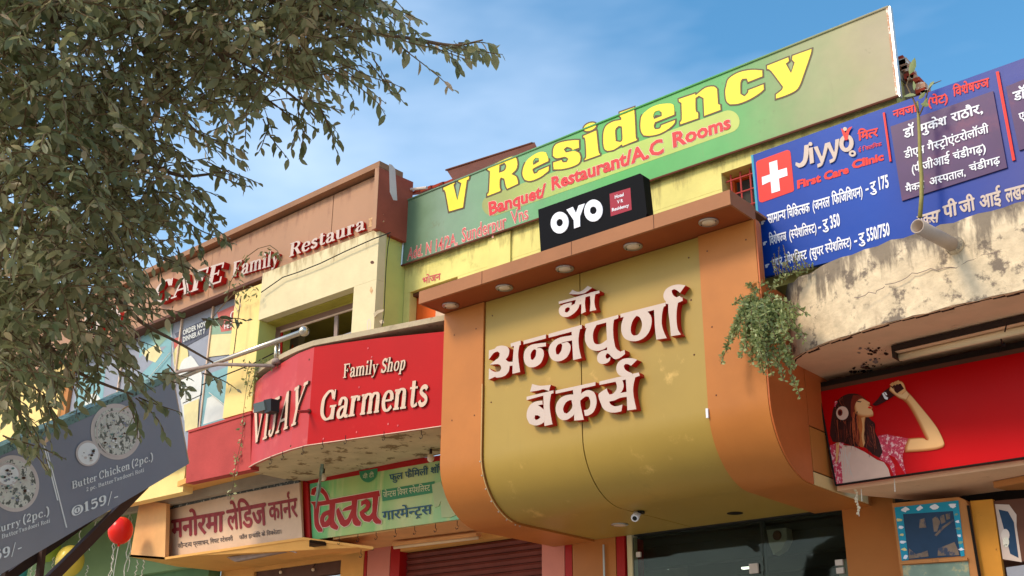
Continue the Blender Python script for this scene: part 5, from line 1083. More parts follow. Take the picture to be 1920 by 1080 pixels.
MB().slab([a-u_*2.6, b-u_*2.6, b-u_*2.4+Vector((0, .01, 0)), a-u_*2.4+Vector((0, .01, 0))], (0, 0, .05)).build('lip', 'steel_dark', t)
MB().slab([a-u_*2.5, b-u_*2.5, b+u_, a+u_], (0, 0, .05)).build('batten', 'plaster_under', t); MB().tube([a+Vector((0, .0, -.03)), b+Vector((0, .0, -.03))], .03, 10).build('tube', 'tube_light', t, True)
MB().box((a.x-.02, a.y-.1, 4.49), (a.x, a.y+.05, 4.59)).build('end_cap', 'steel_dark', t)
MB().tube([onZ(1888, 605, 4.5), onZ(1884, 622, 4.48)], .005, 4).tube([onZ(1877, 636, 4.5), onZ(1880, 648, 4.5), onZ(1868, 665, 4.5)], .006, 4).ball(onZ(1882, 646, 4.5), .018, 6, 4).build('broken_wire', 'cable', t)

# clinic board
CB = thing('clinic_board', 'blue clinic board with red cross, white Hindi price list and purple doctor panel', 'sign', (-3, 8.3, 5.3))
S = PY(8.3)
px_box('print_sheet', [(1410, 291), (1920+560, -91), (1920+560, 280), (1430, 520)], S, .04, 'clinic_blue', CB)
MB().slab([onY(1408, 291, 8.297), onY(1412, 290, 8.297), onY(1433, 520, 8.297), onY(1429, 521, 8.297)], (0, .04, 0)).build('frame_edge', 'ticket_blue', CB)
cJ, cK, cN, cT = crop(1400, 220, 5.4), crop(1400, 320, 5.143), crop(1640, 100, 5.4), crop(1640, 260, 4.911)
def cd_(nm, pts, m_, ly=2, C=cJ, sm=False, hl=()): return decal(nm, pts, S, m_, CB, ly, C, sm, hl)
cd_('cross_square', [(96, 462), (110, 442), (410, 332), (435, 338), (446, 360), (482, 735), (470, 752), (160, 862), (136, 858), (126, 840)], 'clinic_red', 2, cJ)
cd_('cross', [(230, 462), (312, 435), (320, 540), (410, 512), (418, 592), (330, 622), (342, 745), (256, 772), (246, 650), (162, 690), (156, 608), (240, 580)], 'white_print', 4)
wl = [[(590, 290), (635, 280), (632, 380), (612, 460), (580, 500), (535, 515), (500, 490), (505, 460), (545, 472), (575, 440), (585, 380)], ell(652, 275, 19, 20, 0, 12), [(636, 318), (675, 308), (688, 462), (648, 478)],
      [(685, 308), (725, 297), (765, 400), (775, 395), (800, 270), (842, 258), (800, 410), (770, 490), (725, 515), (722, 480), (745, 470), (752, 450)], [(808, 268), (850, 255), (890, 355), (898, 350), (905, 232), (945, 222), (922, 370), (895, 445), (850, 472), (845, 438), (872, 425), (878, 405)]]
solid('lettering', [shape2d([cJ(p) for p in a]) for a in wl]+[shape2d([cJ(p) for p in ell(1017, 268, 72, 88, .1, 24)], [[cJ(p) for p in ell(1017, 266, 30, 50, .1, 16)]]), shape2d([cJ(p) for p in ell(1078, 372, 36, 32, 0, 16)], [[cJ(p) for p in ell(1078, 372, 15, 12, 0, 10)]]), shape2d([cJ(p) for p in ell(1003, 125, 20, 20, 0, 12)])], S, .012, 'letter_white', CB, off=.013)
cd_('figure_mark', [(962, 118), (985, 130), (1010, 165), (1040, 115), (1078, 100), (1045, 160), (1030, 235), (1005, 240), (985, 190)], 'clinic_red', 10, cJ, True)
text('lettering', 'िमत~र', [(1135, 240), (1330, 190), (1325, 110), (1130, 158)], S, 'clinic_red', CB, 3, .045, .64, cJ)
text('lettering', 'ई िक~लिनक', [(1135, 355), (1370, 290), (1366, 255), (1132, 320)], S, 'clinic_red', CB, 3, .02, .64, cJ)
for s_, q in (('First', [(512, 722), (750, 650), (745, 580), (508, 650)]), ('Care', [(785, 640), (1035, 562), (1030, 492), (782, 565)]), ('Clinic', [(1070, 525), (1390, 430), (1385, 362), (1066, 452)])):
    text('lettering', s_, q, S, 'clinic_red', CB, 3, .05, .66, cJ)
def hw(s_, q, C_, b_=.028, m_='white_print'): text('lettering', s_, q, S, m_, CB, 3, b_, .64, C_)
hw('सामान~य', [(212, 512), (380, 465), (376, 375), (198, 428)], cK); hw('िचिकत~सक', [(398, 460), (612, 398), (606, 312), (390, 372)], cK); hw('(जनरल', [(640, 388), (805, 342), (800, 250), (632, 300)], cK)
hw('िफिजिशयन)', [(830, 332), (1125, 245), (1118, 155), (822, 240)], cK); hw('-', [(1148, 215), (1180, 205), (1178, 125), (1146, 135)], cK); hw('रु', [(1200, 205), (1250, 190), (1242, 100), (1192, 120)], cK); hw('175', [(1270, 188), (1378, 158), (1365, 48), (1258, 80)], cK)
hw('िवशेषज~ञ', [(228, 720), (388, 675), (380, 590), (218, 635)], cK); hw('(स~पेशिलस~ट)', [(415, 668), (680, 592), (672, 510), (405, 582)], cK); hw('-', [(692, 580), (722, 572), (720, 495), (690, 505)], cK); hw('रु', [(742, 565), (788, 550), (780, 465), (735, 480)], cK); hw('350', [(810, 560), (905, 530), (895, 420), (800, 450)], cK)
hw('सुपर', [(252, 945), (350, 915), (342, 832), (245, 862)], cK); hw('स~पेशिलस~ट', [(372, 908), (585, 850), (578, 765), (365, 828)], cK); hw('(सुपर', [(610, 845), (745, 805), (738, 722), (602, 762)], cK); hw('स~पेशिलस~ट)', [(765, 800), (1015, 728), (1008, 645), (757, 712)], cK); hw('-', [(1038, 715), (1070, 705), (1068, 625), (1036, 635)], cK); hw('रु', [(1090, 700), (1140, 685), (1132, 595), (1082, 612)], cK); hw('550/750', [(1165, 685), (1385, 622), (1375, 510), (1152, 575)], cK)
for (cx, cy) in ((157, 505), (175, 705), (197, 922)): cd_('bullet_mark', [(cx-18, cy-10), (cx, cy-20), (cx+24, cy-24), (cx+22, cy-12), (cx+10, cy-8), (cx+10, cy+10), (cx-10, cy+20)], 'white_print', 3, cK, True)
for q in ([(88, 610), (108, 602), (176, 1095), (158, 1105)], [(1232, 195), (1262, 188), (1430, 1085), (1400, 1095)]):
    solid('red_bar', [([cN(p) for p in q], [[0, 1, 2, 3]])], S, .01, 'clinic_red', CB, off=.014)
px_box('doctor_panel', [cN((165, 748)), cN((1205, 388)), cT((1225, 272)), cT((258, 578))], S, .012, 'clinic_purple', CB, off=.014)
px_box('doctor_panel', [cN((1335, 345)), (1990, 122), (2010, 250), cN((1470, 990))], S, .012, 'clinic_purple', CB, off=.014)
def dp(s_, q, C_, b_=.022): text('lettering', s_, q, S, 'white_print', CB, 12, b_, .64, C_)
dp('डॉ', [(312, 870), (410, 838), (400, 745), (298, 780)], cN, .03); dp('मुकेश', [(470, 820), (740, 725), (732, 645), (460, 735)], cN, .03); dp('राठौर,', [(792, 705), (1110, 608), (1095, 520), (780, 622)], cN, .03)
dp('डीएम', [(315, 1075), (515, 1015), (508, 940), (305, 1000)], cN); dp('गैस~ट_ोएंटरोलॉजी', [(550, 1005), (1165, 810), (1155, 735), (540, 928)], cN)
dp('(पीजीआई', [(350, 330), (700, 225), (695, 150), (342, 262)], cT); dp('चंडीगढ़)', [(735, 205), (1040, 125), (1030, 55), (725, 140)], cT)
dp('मैक~स', [(300, 505), (470, 458), (462, 395), (290, 445)], cT); dp('अस~पताल,', [(515, 442), (850, 348), (842, 285), (508, 375)], cT); dp('चंडीगढ़', [(885, 315), (1165, 235), (1155, 172), (875, 252)], cT)
dp('डॉ', [(1425, 495), (1530, 460), (1525, 370), (1405, 405)], cN, .03); dp('एम', [(1475, 690), (1590, 655), (1580, 580), (1465, 620)], cN)
for s_, q in (('नवजां', [(190, 655), (430, 590), (425, 515), (188, 585)]), ('(पेट)', [(540, 540), (750, 490), (745, 410), (535, 462)]), ('िवशेषज~ञ', [(800, 440), (1160, 340), (1155, 250), (795, 355)])):
    text('lettering', s_, q, S, 'clinic_red', CB, 3, .035, .64, cN)
for s_, q in (('एक~स', [(420, 790), (590, 770), (600, 655), (390, 718)]), ('पी', [(640, 740), (765, 700), (752, 585), (630, 625)]), ('जी', [(790, 700), (930, 655), (915, 545), (778, 585)]), ('आई', [(975, 650), (1170, 600), (1155, 480), (960, 535)]), ('लखनऊ', [(1215, 590), (1480, 520), (1470, 400), (1200, 470)])):
    text('lettering', s_, q, S, 'letter_white', CB, 3, .035, .64, cT)

# red drink poster sign
CS = thing('drink_poster_sign', 'red lightbox sign with a woman in white headphones drinking cola from a bottle', 'sign', (-3.2, 8.95, 3.66))
S = PY(8.95)
px_box('print_sheet', [(1535, 735), (2350, 576), (2350, 796), (1567, 910)], S, .12, 'coke_red', CS)
px_box('top_frame', [(1533, 718), (2350, 552), (2350, 566), (1534, 727)], PY(8.96), .2, 'seam', CS); px_box('top_frame', [(1534, 727), (2350, 566), (2350, 576), (1535, 735)], PY(8.955), .2, 'brown_dark', CS)
MB().tube([onY(1535, 735, 8.94), onY(1567, 910, 8.94)], .008).tube([onY(1567, 910, 8.94), onY(2350, 796, 8.94)], .009).build('frame_bar', 'seam', CS)
cW = crop(1530, 690, 4.696)
def wm(nm, pts, m_, ly, sm=True, hl=()): return decal(nm, pts, S, m_, CS, ly, cW, sm, hl)
def tone(k, c): 
    if k not in M: A(k, rgb(*c), .45, .04)
    return k
def air(nm, pts, c0, c1, n_, step, sh, ly):
    P_ = [cW(p) for p in pts]
    for i in range(n_):
        f_ = i/(n_-1); c_ = tuple(int(a+(b-a)*f_) for a, b in zip(c0, c1)); k = tone('skin_%d_%d_%d' % c_, c_)
        o2 = smooth_poly(P_, n=3); o2 = [Vector((p.x+sh[0]*i, p.y+sh[1]*i)) for p in grow(o2, -step*i)]
        if abs(area(o2)) < 4: break
        tr_ = tessellate_polygon([[Vector((p.x, p.y, 0)) for p in o2]]); solid(nm, [(o2, [list(t) for t in tr_])], S, 0, k, CS, off=.0016*(ly+i*.25))
wm('printed_hair', [(140, 430), (155, 350), (200, 275), (270, 232), (340, 225), (400, 245), (440, 280), (420, 330), (470, 440), (520, 490), (520, 560), (560, 640), (590, 740), (560, 790), (500, 760), (430, 700), (330, 690), (240, 660), (150, 650), (125, 590), (130, 500)], 'hair', 1)
wm('printed_neck', [(350, 400), (440, 420), (430, 500), (432, 640), (420, 700), (380, 680), (340, 560), (335, 460)], 'skin_shade', 2)
wm('printed_neck', [(400, 440), (432, 430), (426, 520), (436, 640), (420, 692), (404, 600), (412, 520)], 'skin', 3)
air('printed_face', [(335, 310), (370, 262), (415, 275), (440, 290), (475, 310), (478, 325), (462, 335), (500, 350), (490, 372), (506, 395), (505, 425), (460, 435), (400, 430), (350, 410)], (198, 116, 62), (236, 186, 132), 6, .45, (.35, -.5), 3)
wm('printed_hair', [(330, 240), (400, 245), (425, 268), (380, 280), (350, 320), (340, 380), (350, 430), (360, 520), (330, 600), (318, 500), (310, 380), (312, 300)], 'hair_red', 5)
wm('printed_hair', [(440, 455), (490, 470), (525, 520), (520, 560), (545, 640), (580, 740), (540, 720), (480, 700), (440, 640), (450, 560), (432, 500)], 'hair', 5)
wm('printed_hair', [(455, 500), (480, 560), (470, 640), (500, 700), (470, 690), (450, 640), (458, 570)], 'hair_red', 6); wm('printed_hair', [(350, 480), (380, 540), (390, 620), (380, 690), (350, 640), (345, 560)], 'hair_red', 6)
wm('printed_lips', [(470, 338), (502, 352), (482, 362), (460, 352)], 'clinic_red', 6); wm('printed_eye', [(365, 290), (400, 296), (412, 290), (396, 305), (368, 300)], 'hair', 6)
wm('printed_cardigan', [(110, 690), (200, 655), (250, 660), (220, 800), (170, 1030), (150, 960)], 'cardigan', 2, False)
wm('printed_neck', [(180, 660), (210, 655), (195, 800), (175, 850)], 'skin', 3)
wm('printed_shirt', [(235, 680), (330, 690), (430, 740), (540, 810), (600, 830), (640, 890), (660, 962), (180, 1028), (190, 900)], 'shirt', 3, False)
wm('printed_cardigan', [(545, 600), (620, 585), (700, 602), (815, 622), (800, 680), (765, 760), (770, 830), (796, 940), (690, 955), (650, 850), (560, 800), (590, 740), (560, 640)], 'cardigan', 4, False)
wm('printed_cardigan', [(180, 870), (225, 820), (240, 1015), (165, 1030)], 'cardigan', 4, False)
wm('printed_stripe', [(640, 760), (700, 790), (745, 860), (790, 938), (705, 950), (690, 850)], 'coke_red', 5, False)
air('printed_arm', [(815, 622), (940, 615), (980, 640), (960, 600), (880, 440), (800, 310), (700, 240), (665, 200), (680, 140), (735, 115), (770, 130), (790, 170), (800, 200), (840, 240), (900, 310), (1030, 470), (1090, 560), (1135, 665), (1120, 700), (1060, 720), (940, 735), (790, 745), (785, 700)], (176, 88, 36), (238, 186, 126), 8, .55, (.35, -.2), 5)
wm('printed_bottle', [(500, 322), (545, 280), (590, 220), (640, 180), (690, 145), (700, 200), (700, 240), (650, 275), (590, 310), (530, 335)], 'cola', 6)
wm('printed_bottle', [(690, 150), (750, 140), (780, 185), (720, 225), (695, 200)], 'cola', 7)
wm('printed_logo', [(588, 228), (600, 218), (620, 250), (640, 262), (636, 282), (612, 275), (600, 255)], 'white_print', 8); wm('printed_logo', [(604, 214), (622, 218), (634, 240), (622, 244)], 'white_print', 8)
air('printed_hand', [(660, 165), (690, 190), (715, 225), (760, 235), (800, 200), (830, 240), (800, 290), (740, 270), (690, 235), (650, 200)], (190, 110, 56), (240, 196, 144), 5, .4, (.2, -.3), 9)
random.seed(17)
def strand(x0, y0, x1, y1, w_, m_, ly):
    bx_ = random.uniform(-18, 18); P_ = [(x0+(x1-x0)*t_+bx_*math.sin(t_*4.5), y0+(y1-y0)*t_) for t_ in [k/6 for k in range(7)]]
    wm('printed_strand', [(a-w_*(1-.7*i/6), b) for i, (a, b) in enumerate(P_)]+[(a+w_*(1-.7*i/6), b) for i, (a, b) in reversed(list(enumerate(P_)))], m_, ly, False)
for k in range(30): x_ = random.uniform(160, 330); strand(x_, random.uniform(420, 560), x_+random.uniform(-30, 40), random.uniform(600, 700), random.uniform(2, 5), tone('strand_%d' % (k % 4), [(44, 18, 16), (92, 36, 26), (150, 66, 42), (70, 30, 26)][k % 4]), 5.5+k*.03)
for k in range(26): x_ = random.uniform(440, 520); strand(x_, random.uniform(470, 560), x_+random.uniform(-10, 70), random.uniform(660, 790), random.uniform(2, 5), 'strand_%d' % (k % 4), 6.5+k*.03)
for k in range(16): x_ = random.uniform(330, 370); strand(x_, random.uniform(380, 500), x_+random.uniform(-10, 30), random.uniform(620, 740), random.uniform(2, 4), tone('strand_5', (196, 92, 52)) if k % 3 == 0 else 'strand_%d' % (k % 4), 6.6+k*.03)
for k in range(18): a_ = random.uniform(2.9, 4.7); strand(270+105*math.cos(a_), 360+110*math.sin(a_), 300+60*math.cos(a_-.5), 400+60*math.sin(a_-.5), random.uniform(2, 4), 'strand_%d' % (k % 4), 2+k*.03)
for k in range(9): x_ = random.uniform(215, 330); strand(x_, 690+random.uniform(0, 200), x_+random.uniform(-20, 40), 960+random.uniform(-40, 30), 3, 'plate_rim', 3.6)
for k in range(3): wm('printed_finger', [(655+k*28, 150-k*14), (680+k*26, 130-k*10), (700+k*24, 145-k*8), (678+k*26, 168-k*8)], 'skin', 9)
wm('printed_headphone', ell(237, 400, 54, 60, 0, 22), 'shirt', 7); wm('printed_headphone', ell(218, 395, 22, 30, 0, 16), 'hair_red', 8); wm('printed_headphone', ell(218, 395, 13, 18, 0, 12), 'cola', 9)
wm('printed_band', [(165, 340), (172, 300), (190, 290), (196, 305), (182, 325), (178, 350)], 'cardigan', 7)
# soffit below the poster and floor-level cabinet etc.
Zc = 3.63
U = thing('right_shop_soffit', 'cream plaster soffit and beam under the red poster sign', 'soffit', (-3, 9.3, 3.6))
MB().slab([(-4.08, 9.0, 3.6), (XE, 9.0, 3.6), (XE, 9.85, 3.6), (-3.7, 9.85, 3.6), (-4.0, 9.3, 3.6)], (0, 0, .04)).build('soffit_panel', 'plaster_under', U)
MB().box((-4.1, 9.1, 3.645), (XE, 9.3, 4.62)).build('beam', 'brown_dark', U); MB().box((-3.93, 9.87, 3.3), (XE, 9.95, 3.64)).build('dark_gap', 'seam', U)
for x0_ in (-2.62,): MB().slab([onZ(1862, 903, 3.595), onZ(1935, 889, 3.595), onZ(1935, 906, 3.595), onZ(1885, 908, 3.595)], (0, 0, -.05)).build('light_box', 'wood_worn', U)
MB().box((-3.9, 10.9, .3), (XE, 11.0, 3.6)).build('back_wall', 'brown_dark', U)
t = thing('bead_string', 'short string of clear beads dangling below the left end of the red poster', 'bead string', tuple(onY(1607, 915, 9.0)))
for k in range(9): MB().ball(onY(1604+2.0*math.sin(k*1.3)+k*.7, 918+k*5.6, 9.05), .012+.004*(k % 3 == 0), 8, 6).build('bead', 'bulb', t, True)
MB().tube([onY(1604, 905, 9.05), onY(1611, 968, 9.05)], .003, 4).tube([onY(1614, 908, 9.05), onY(1616, 940, 9.05)], .004, 4).tube([onY(1677, 897, 9.0), onY(1678, 922, 9.0)], .004, 4).build('thread', 'string', t)
# display cabinet with blue printed border
Dq = thing('display_cabinet', 'worn wooden display cabinet with turquoise printed border around dark blue window', 'cabinet', (-3.6, 9.4, .3))
cD = crop(1540, 880, 5.053)
YD = 9.45; S = PY(YD)
def dk(nm, pts, m_, depth, ly=0, sm=False, hl=(), par=None): return decal(nm, [tuple(p) for p in pts], S, m_, par or Dq, ly, cD, sm, hl, depth=depth)
dk('case', [(668, 322), (1300, 262), (1360, 290), (1395, 345), (1520, 1100), (780, 1110), (740, 900)], 'wood_worn', .5)
dk('border', [(695, 362), (1300, 295), (1360, 820), (1325, 828), (1250, 395), (775, 425), (830, 860), (765, 868)], 'ticket_blue', .004, 4)
dk('window_film', [(776, 424), (1250, 392), (1322, 822), (828, 858)], 'film_blue', .004, 3)
dk('shelf_rail', [(762, 872), (1390, 838), (1395, 866), (766, 905)], 'wood_worn', .04, 16)
dk('lower_pane', [(770, 912), (1392, 872), (1420, 1110), (790, 1120)], 'glass_old', .004, 3)
for pts in ([(935, 478), (985, 462), (998, 552), (930, 558)], [(1055, 470), (1095, 440), (1130, 500), (1100, 590), (1070, 592)], [(1125, 445), (1165, 430), (1180, 500), (1140, 520)], [(1180, 425), (1225, 415), (1222, 470), (1190, 480)], [(1075, 625), (1150, 545), (1250, 475), (1262, 486), (1165, 560), (1095, 635)], [(830, 850), (835, 750), (900, 805), (1010, 770), (1020, 825)], [(1105, 820), (1110, 750), (1265, 690), (1300, 770), (1310, 815)]):
    dk('film_print_reflection', pts, 'film_mark', .001, 5)  # lettering and tears, with light brown reflections painted into the colour
random.seed(2)
for k in range(4): dk('border_print', blob(795+k*140+(30 if k == 3 else 0), 385-k*14, 34, 9), 'white_print', .001, 6)
for k in range(6): dk('border_print', blob(745+k*12, 480+k*70, 26, 8), 'white_print' if k % 2 else 'poster_yellow', .001, 6)
for k in range(6): dk('border_print', blob(1282+k*10, 430+k*66, 22, 8), 'white_print' if k % 2 else 'poster_green', .001, 6)
MB().tube([S(*cD((1395, 345)))+Vector((0, -.01, 0)), S(*cD((1520, 1100)))+Vector((0, -.01, 0))], .012, 5).build('gap_strip', 'seam', Dq)
t = thing('ochre_door_panel', 'ochre painted door panel with peeling paint right of the display cabinet', 'panel', (-3, 9.5, .3))
decal('panel', [(1410, 300), (1620, 282), (1740, 1110), (1525, 1110)], PY(9.48), 'ochre', t, 0, cD, depth=.05)
t = thing('framed_poster', 'worn framed dark picture beside the ochre panel at the right edge', 'picture', (-2.7, 9.55, 2.8))
S = PY(9.5)
decal('frame', [(1625, 300), (1960, 270), (2050, 880), (1730, 860)], S, 'brown_dark', t, 0, cD, depth=.05)
decal('mat_border', [(1645, 330), (1780, 335), (1850, 430), (1850, 540), (1900, 880), (1720, 850)], S, 'letter_white', t, 1, cD)
decal('print', [(1680, 380), (1770, 400), (1825, 500), (1870, 840), (1790, 800), (1740, 600)], S, 'film_blue', t, 2, cD)
decal('print', ell(1745, 625, 40, 60, 0, 14), S, 'plate_rim', t, 3, cD); decal('print', ell(1752, 690, 30, 50, 0, 12), S, 'food', t, 4, cD)
decal('lower_sticker', [(1750, 930), (1960, 900), (2000, 1100), (1780, 1110)], S, 'poster_grey', t, 1, cD)

# ================================================================== PLANTS
def leaf2(L_, w_, fold=.25):
    """a folded pointed leaf along +X, hanging tip, 8 triangles"""
    xs = [0, .25, .55, .82, 1]; ws = [0, .8, 1, .55, 0]; v = []; f = []
    for x, k in zip(xs, ws): v.append((x*L_, 0, -.10*L_*x*x))
    for x, k in zip(xs[1:4], ws[1:4]): v += [(x*L_, k*w_/2, fold*k*w_/2-.10*L_*x*x), (x*L_, -k*w_/2, fold*k*w_/2-.10*L_*x*x)]
    f = [(0, 1, 5), (0, 6, 1), (1, 2, 7, 5), (1, 6, 8, 2), (2, 3, 9, 7), (2, 8, 10, 3), (3, 4, 9), (3, 10, 4)]
    return v, f
def orient(d, roll):
    d = d.normalized(); a = d.cross(Vector((0, 0, 1)))
    if a.length < .05: a = Vector((1, 0, 0))
    a.normalize(); b = a.cross(d); a2 = a*math.cos(roll)+b*math.sin(roll); b2 = a2.cross(d).normalized()
    return Matrix((d, a2, -b2)).transposed() if False else Matrix(((d.x, a2.x, b2.x), (d.y, a2.y, b2.y), (d.z, a2.z, b2.z)))
def leaves_mesh(items, shape):
    """items: (pos, 3x3, scale, tone) -> numpy verts, faces, per-vertex tone"""
    v0 = np.array(shape[0]); nv = len(v0); V_ = np.empty((len(items)*nv, 3)); F_l = []; T = np.empty(len(items)*nv)
    for i, (p, Mx, s, tn) in enumerate(items):
        V_[i*nv:(i+1)*nv] = (v0*s) @ np.array(Mx).T+np.array(p); T[i*nv:(i+1)*nv] = tn
        F_l += [[q+i*nv for q in f] for f in shape[1]]
    return V_, F_l, T
def leaves_obj(name, items, shape, m, parent, loc=None):
    V_, F_l, T = leaves_mesh(items, shape); loc = BASE[parent.name] if parent else Vector(loc)
    me = bpy.data.meshes.new(name); me.from_pydata((V_-np.array(loc)).tolist(), [], F_l); me.materials.append(M[m])
    at = me.attributes.new('tone', 'FLOAT', 'POINT'); at.data.foreach_set('value', T)
    me.polygons.foreach_set('use_smooth', [True]*len(me.polygons)); o = bpy.data.objects.new(name, me); _finish(o, parent, loc); return o
items = []
for a, b in VINE_SPOTS:
    for _ in range(2): items.append((onY(a+random.uniform(-3, 3), b+random.uniform(-3, 3), 7.86), orient(Vector((random.gauss(0, .6), random.gauss(0, .4), -random.uniform(.2, 1))), random.uniform(0, 6)), random.uniform(.05, .095), random.uniform(-.3, .1)))
leaves_obj('foliage', items, leaf2(1, .4), 'leaf', Pc_)['kind'] = 'stuff'
# hanging creeper at the balcony corner
random.seed(21)
Pb = thing('hanging_creeper', 'bushy grey green creeper spilling over the balcony corner onto the orange column', 'plant', tuple(onY(1430, 545, 8.2)))
root = onY(1432, 560, 8.15); sh_l = leaf2(1, .55); items = []; stems = MB()
targets = [(1352, 683, 7.75), (1362, 660, 7.8), (1376, 570, 7.9), (1500, 745, 7.85), (1470, 715, 7.8), (1512, 588, 7.9), (1510, 640, 7.85), (1385, 630, 7.75), (1400, 600, 7.8), (1460, 690, 7.75), (1440, 680, 7.7), (1420, 660, 7.7), (1480, 660, 7.75), (1400, 655, 7.7), (1430, 640, 7.65), (1455, 640, 7.7), (1480, 620, 7.8), (1410, 620, 7.7), (1440, 610, 7.7), (1372, 640, 7.75), (1390, 672, 7.7), (1425, 690, 7.75), (1448, 705, 7.8), (1495, 600, 7.9), (1415, 560, 7.9), (1450, 570, 7.95), (1406, 535, 8.0), (1440, 530, 8.05), (1520, 505, 8.2), (1490, 690, 7.8), (1380, 610, 7.8)]
targets = targets+[(a+random.uniform(-22, 22), b+random.uniform(-18, 14), c+random.uniform(-.08, .08)) for a, b, c in targets if a > 1375 and b > 580 and b < 710 for _ in (0,)]
for a, b, y_ in targets:
    e = onY(a, b, y_); mid = (root+e)/2+Vector((random.uniform(-.04, .04), -random.uniform(.05, .2), random.uniform(.02, .1)))
    pts = [root*(1-t_)**2+mid*2*t_*(1-t_)+e*t_*t_ for t_ in [k/8 for k in range(9)]]; stems.tube(pts, .0035, 4)
    ln = (e-root).length; nL = int(ln*150)
    for k in range(nL):
        t_ = .15+.85*k/nL; p = root*(1-t_)**2+mid*2*t_*(1-t_)+e*t_*t_
        d = Vector((random.gauss(0, 1), random.gauss(-.3, 1), random.gauss(-.1, 1)))
        items.append((p+d*.004, orient(d, random.uniform(0, 6)), random.uniform(.026, .044), random.uniform(-.05, .5)))
stems.build('stem', 'twig', Pb); lo = leaves_obj('foliage', items, sh_l, 'bush_leaf', Pb); lo['kind'] = 'stuff'
Pw2 = thing('ledge_weed', 'small dry weed tuft growing along the balcony edge in front of the clinic board', 'plant', tuple(onY(1490, 505, 8.05)))
items = []; stems = MB()
for k in range(18):
    a = onY(1455+k*4, 518-k*.9, 8.1); e = onY(1455+k*4+random.uniform(-22, 10), 500-random.uniform(0, 45), 8.1+random.uniform(-.08, .06)); stems.tube([a, (a+e)/2+Vector((0, -.02, .01)), e], .003, 4)
    for j in range(14):
        p = a.lerp(e, random.uniform(.1, 1)); d = Vector((random.gauss(0, 1), random.gauss(0, 1), random.gauss(0, 1))); items.append((p, orient(d, random.uniform(0, 6)), random.uniform(.012, .025), random.uniform(0, .5)))
stems.build('stem', 'twig', Pw2); lo = leaves_obj('foliage', items, sh_l, 'bush_leaf', Pw2); lo['kind'] = 'stuff'
# sapling in front of the clinic board
Ps = thing('bare_sapling', 'thin bare sapling with few leaves rising in front of the clinic board', 'sapling', tuple(onY(1726, 405, 8.1)))
MB().tube([onY(a, b, 8.12) for a, b in ((1725, 408), (1728, 370), (1728, 330), (1725, 290), (1724, 250), (1722, 215), (1720, 190))], [.018, .017, .016, .015, .014, .012, .008], 7).build('trunk', 'stem_green', Ps, True)
MB().tube([onY(a, b, 8.1) for a, b in ((1724, 215), (1733, 195), (1740, 170), (1748, 158), (1765, 151))], [.008, .007, .006, .005, .003], 5).build('branch', 'twig', Ps); MB().tube([onY(a, b, 8.1) for a, b in ((1722, 210), (1712, 185), (1700, 160), (1706, 140))], [.008, .007, .006, .004], 5).build('branch', 'twig', Ps)
for (a, b, dx, dz, s_) in ((1705, 140, .6, .9, .14), (1752, 152, -.5, -.5, .07), (1726, 195, 1, -.6, .09), (1718, 178, -.9, .2, .1), (1714, 170, .2, 1, .08), (1730, 200, .5, .4, .08), (1722, 186, .9, .4, .08)):
    leaves_obj('leaf', [(onY(a, b, 8.09), orient(Vector((dx, -.2, dz)), 1.2), s_, .2)], leaf2(1, .42), 'bush_leaf', Ps)
# dry creeper hanging by the red sign's left end
Pv = thing('dry_creeper', 'thin dry creeper hanging down at the left end of the red garment sign', 'plant', tuple(onY(455, 700, 7.95)))
items = []; stems = MB()
for pts in ([(486, 690), (470, 696), (462, 730), (456, 775), (455, 815), (447, 850), (442, 870), (438, 905), (432, 935)], [(482, 690), (474, 715), (466, 740)], [(515, 680), (490, 682), (465, 690), (460, 720)]):
    P3 = [onY(a, b, 7.93) for a, b in pts]; stems.tube(P3, .004, 4)
    for k in range(len(pts)*9):
        i = random.randrange(len(P3)-1); p = P3[i].lerp(P3[i+1], random.random()); d = Vector((random.gauss(0, 1), random.gauss(0, 1), random.gauss(-.5, 1))); items.append((p+d*.012, orient(d, random.uniform(0, 6)), random.uniform(.025, .055), random.uniform(.1, .6)))
for k in range(60):
    p = onY(random.uniform(455, 520), random.uniform(676, 690), 7.8); d = Vector((random.gauss(0, 1), random.gauss(0, 1), random.gauss(0, 1))); items.append((p, orient(d, 0), random.uniform(.02, .05), random.uniform(0, .3)))
stems.build('stem', 'twig', Pv); lo = leaves_obj('foliage', items, sh_l, 'bush_leaf', Pv); lo['kind'] = 'stuff'
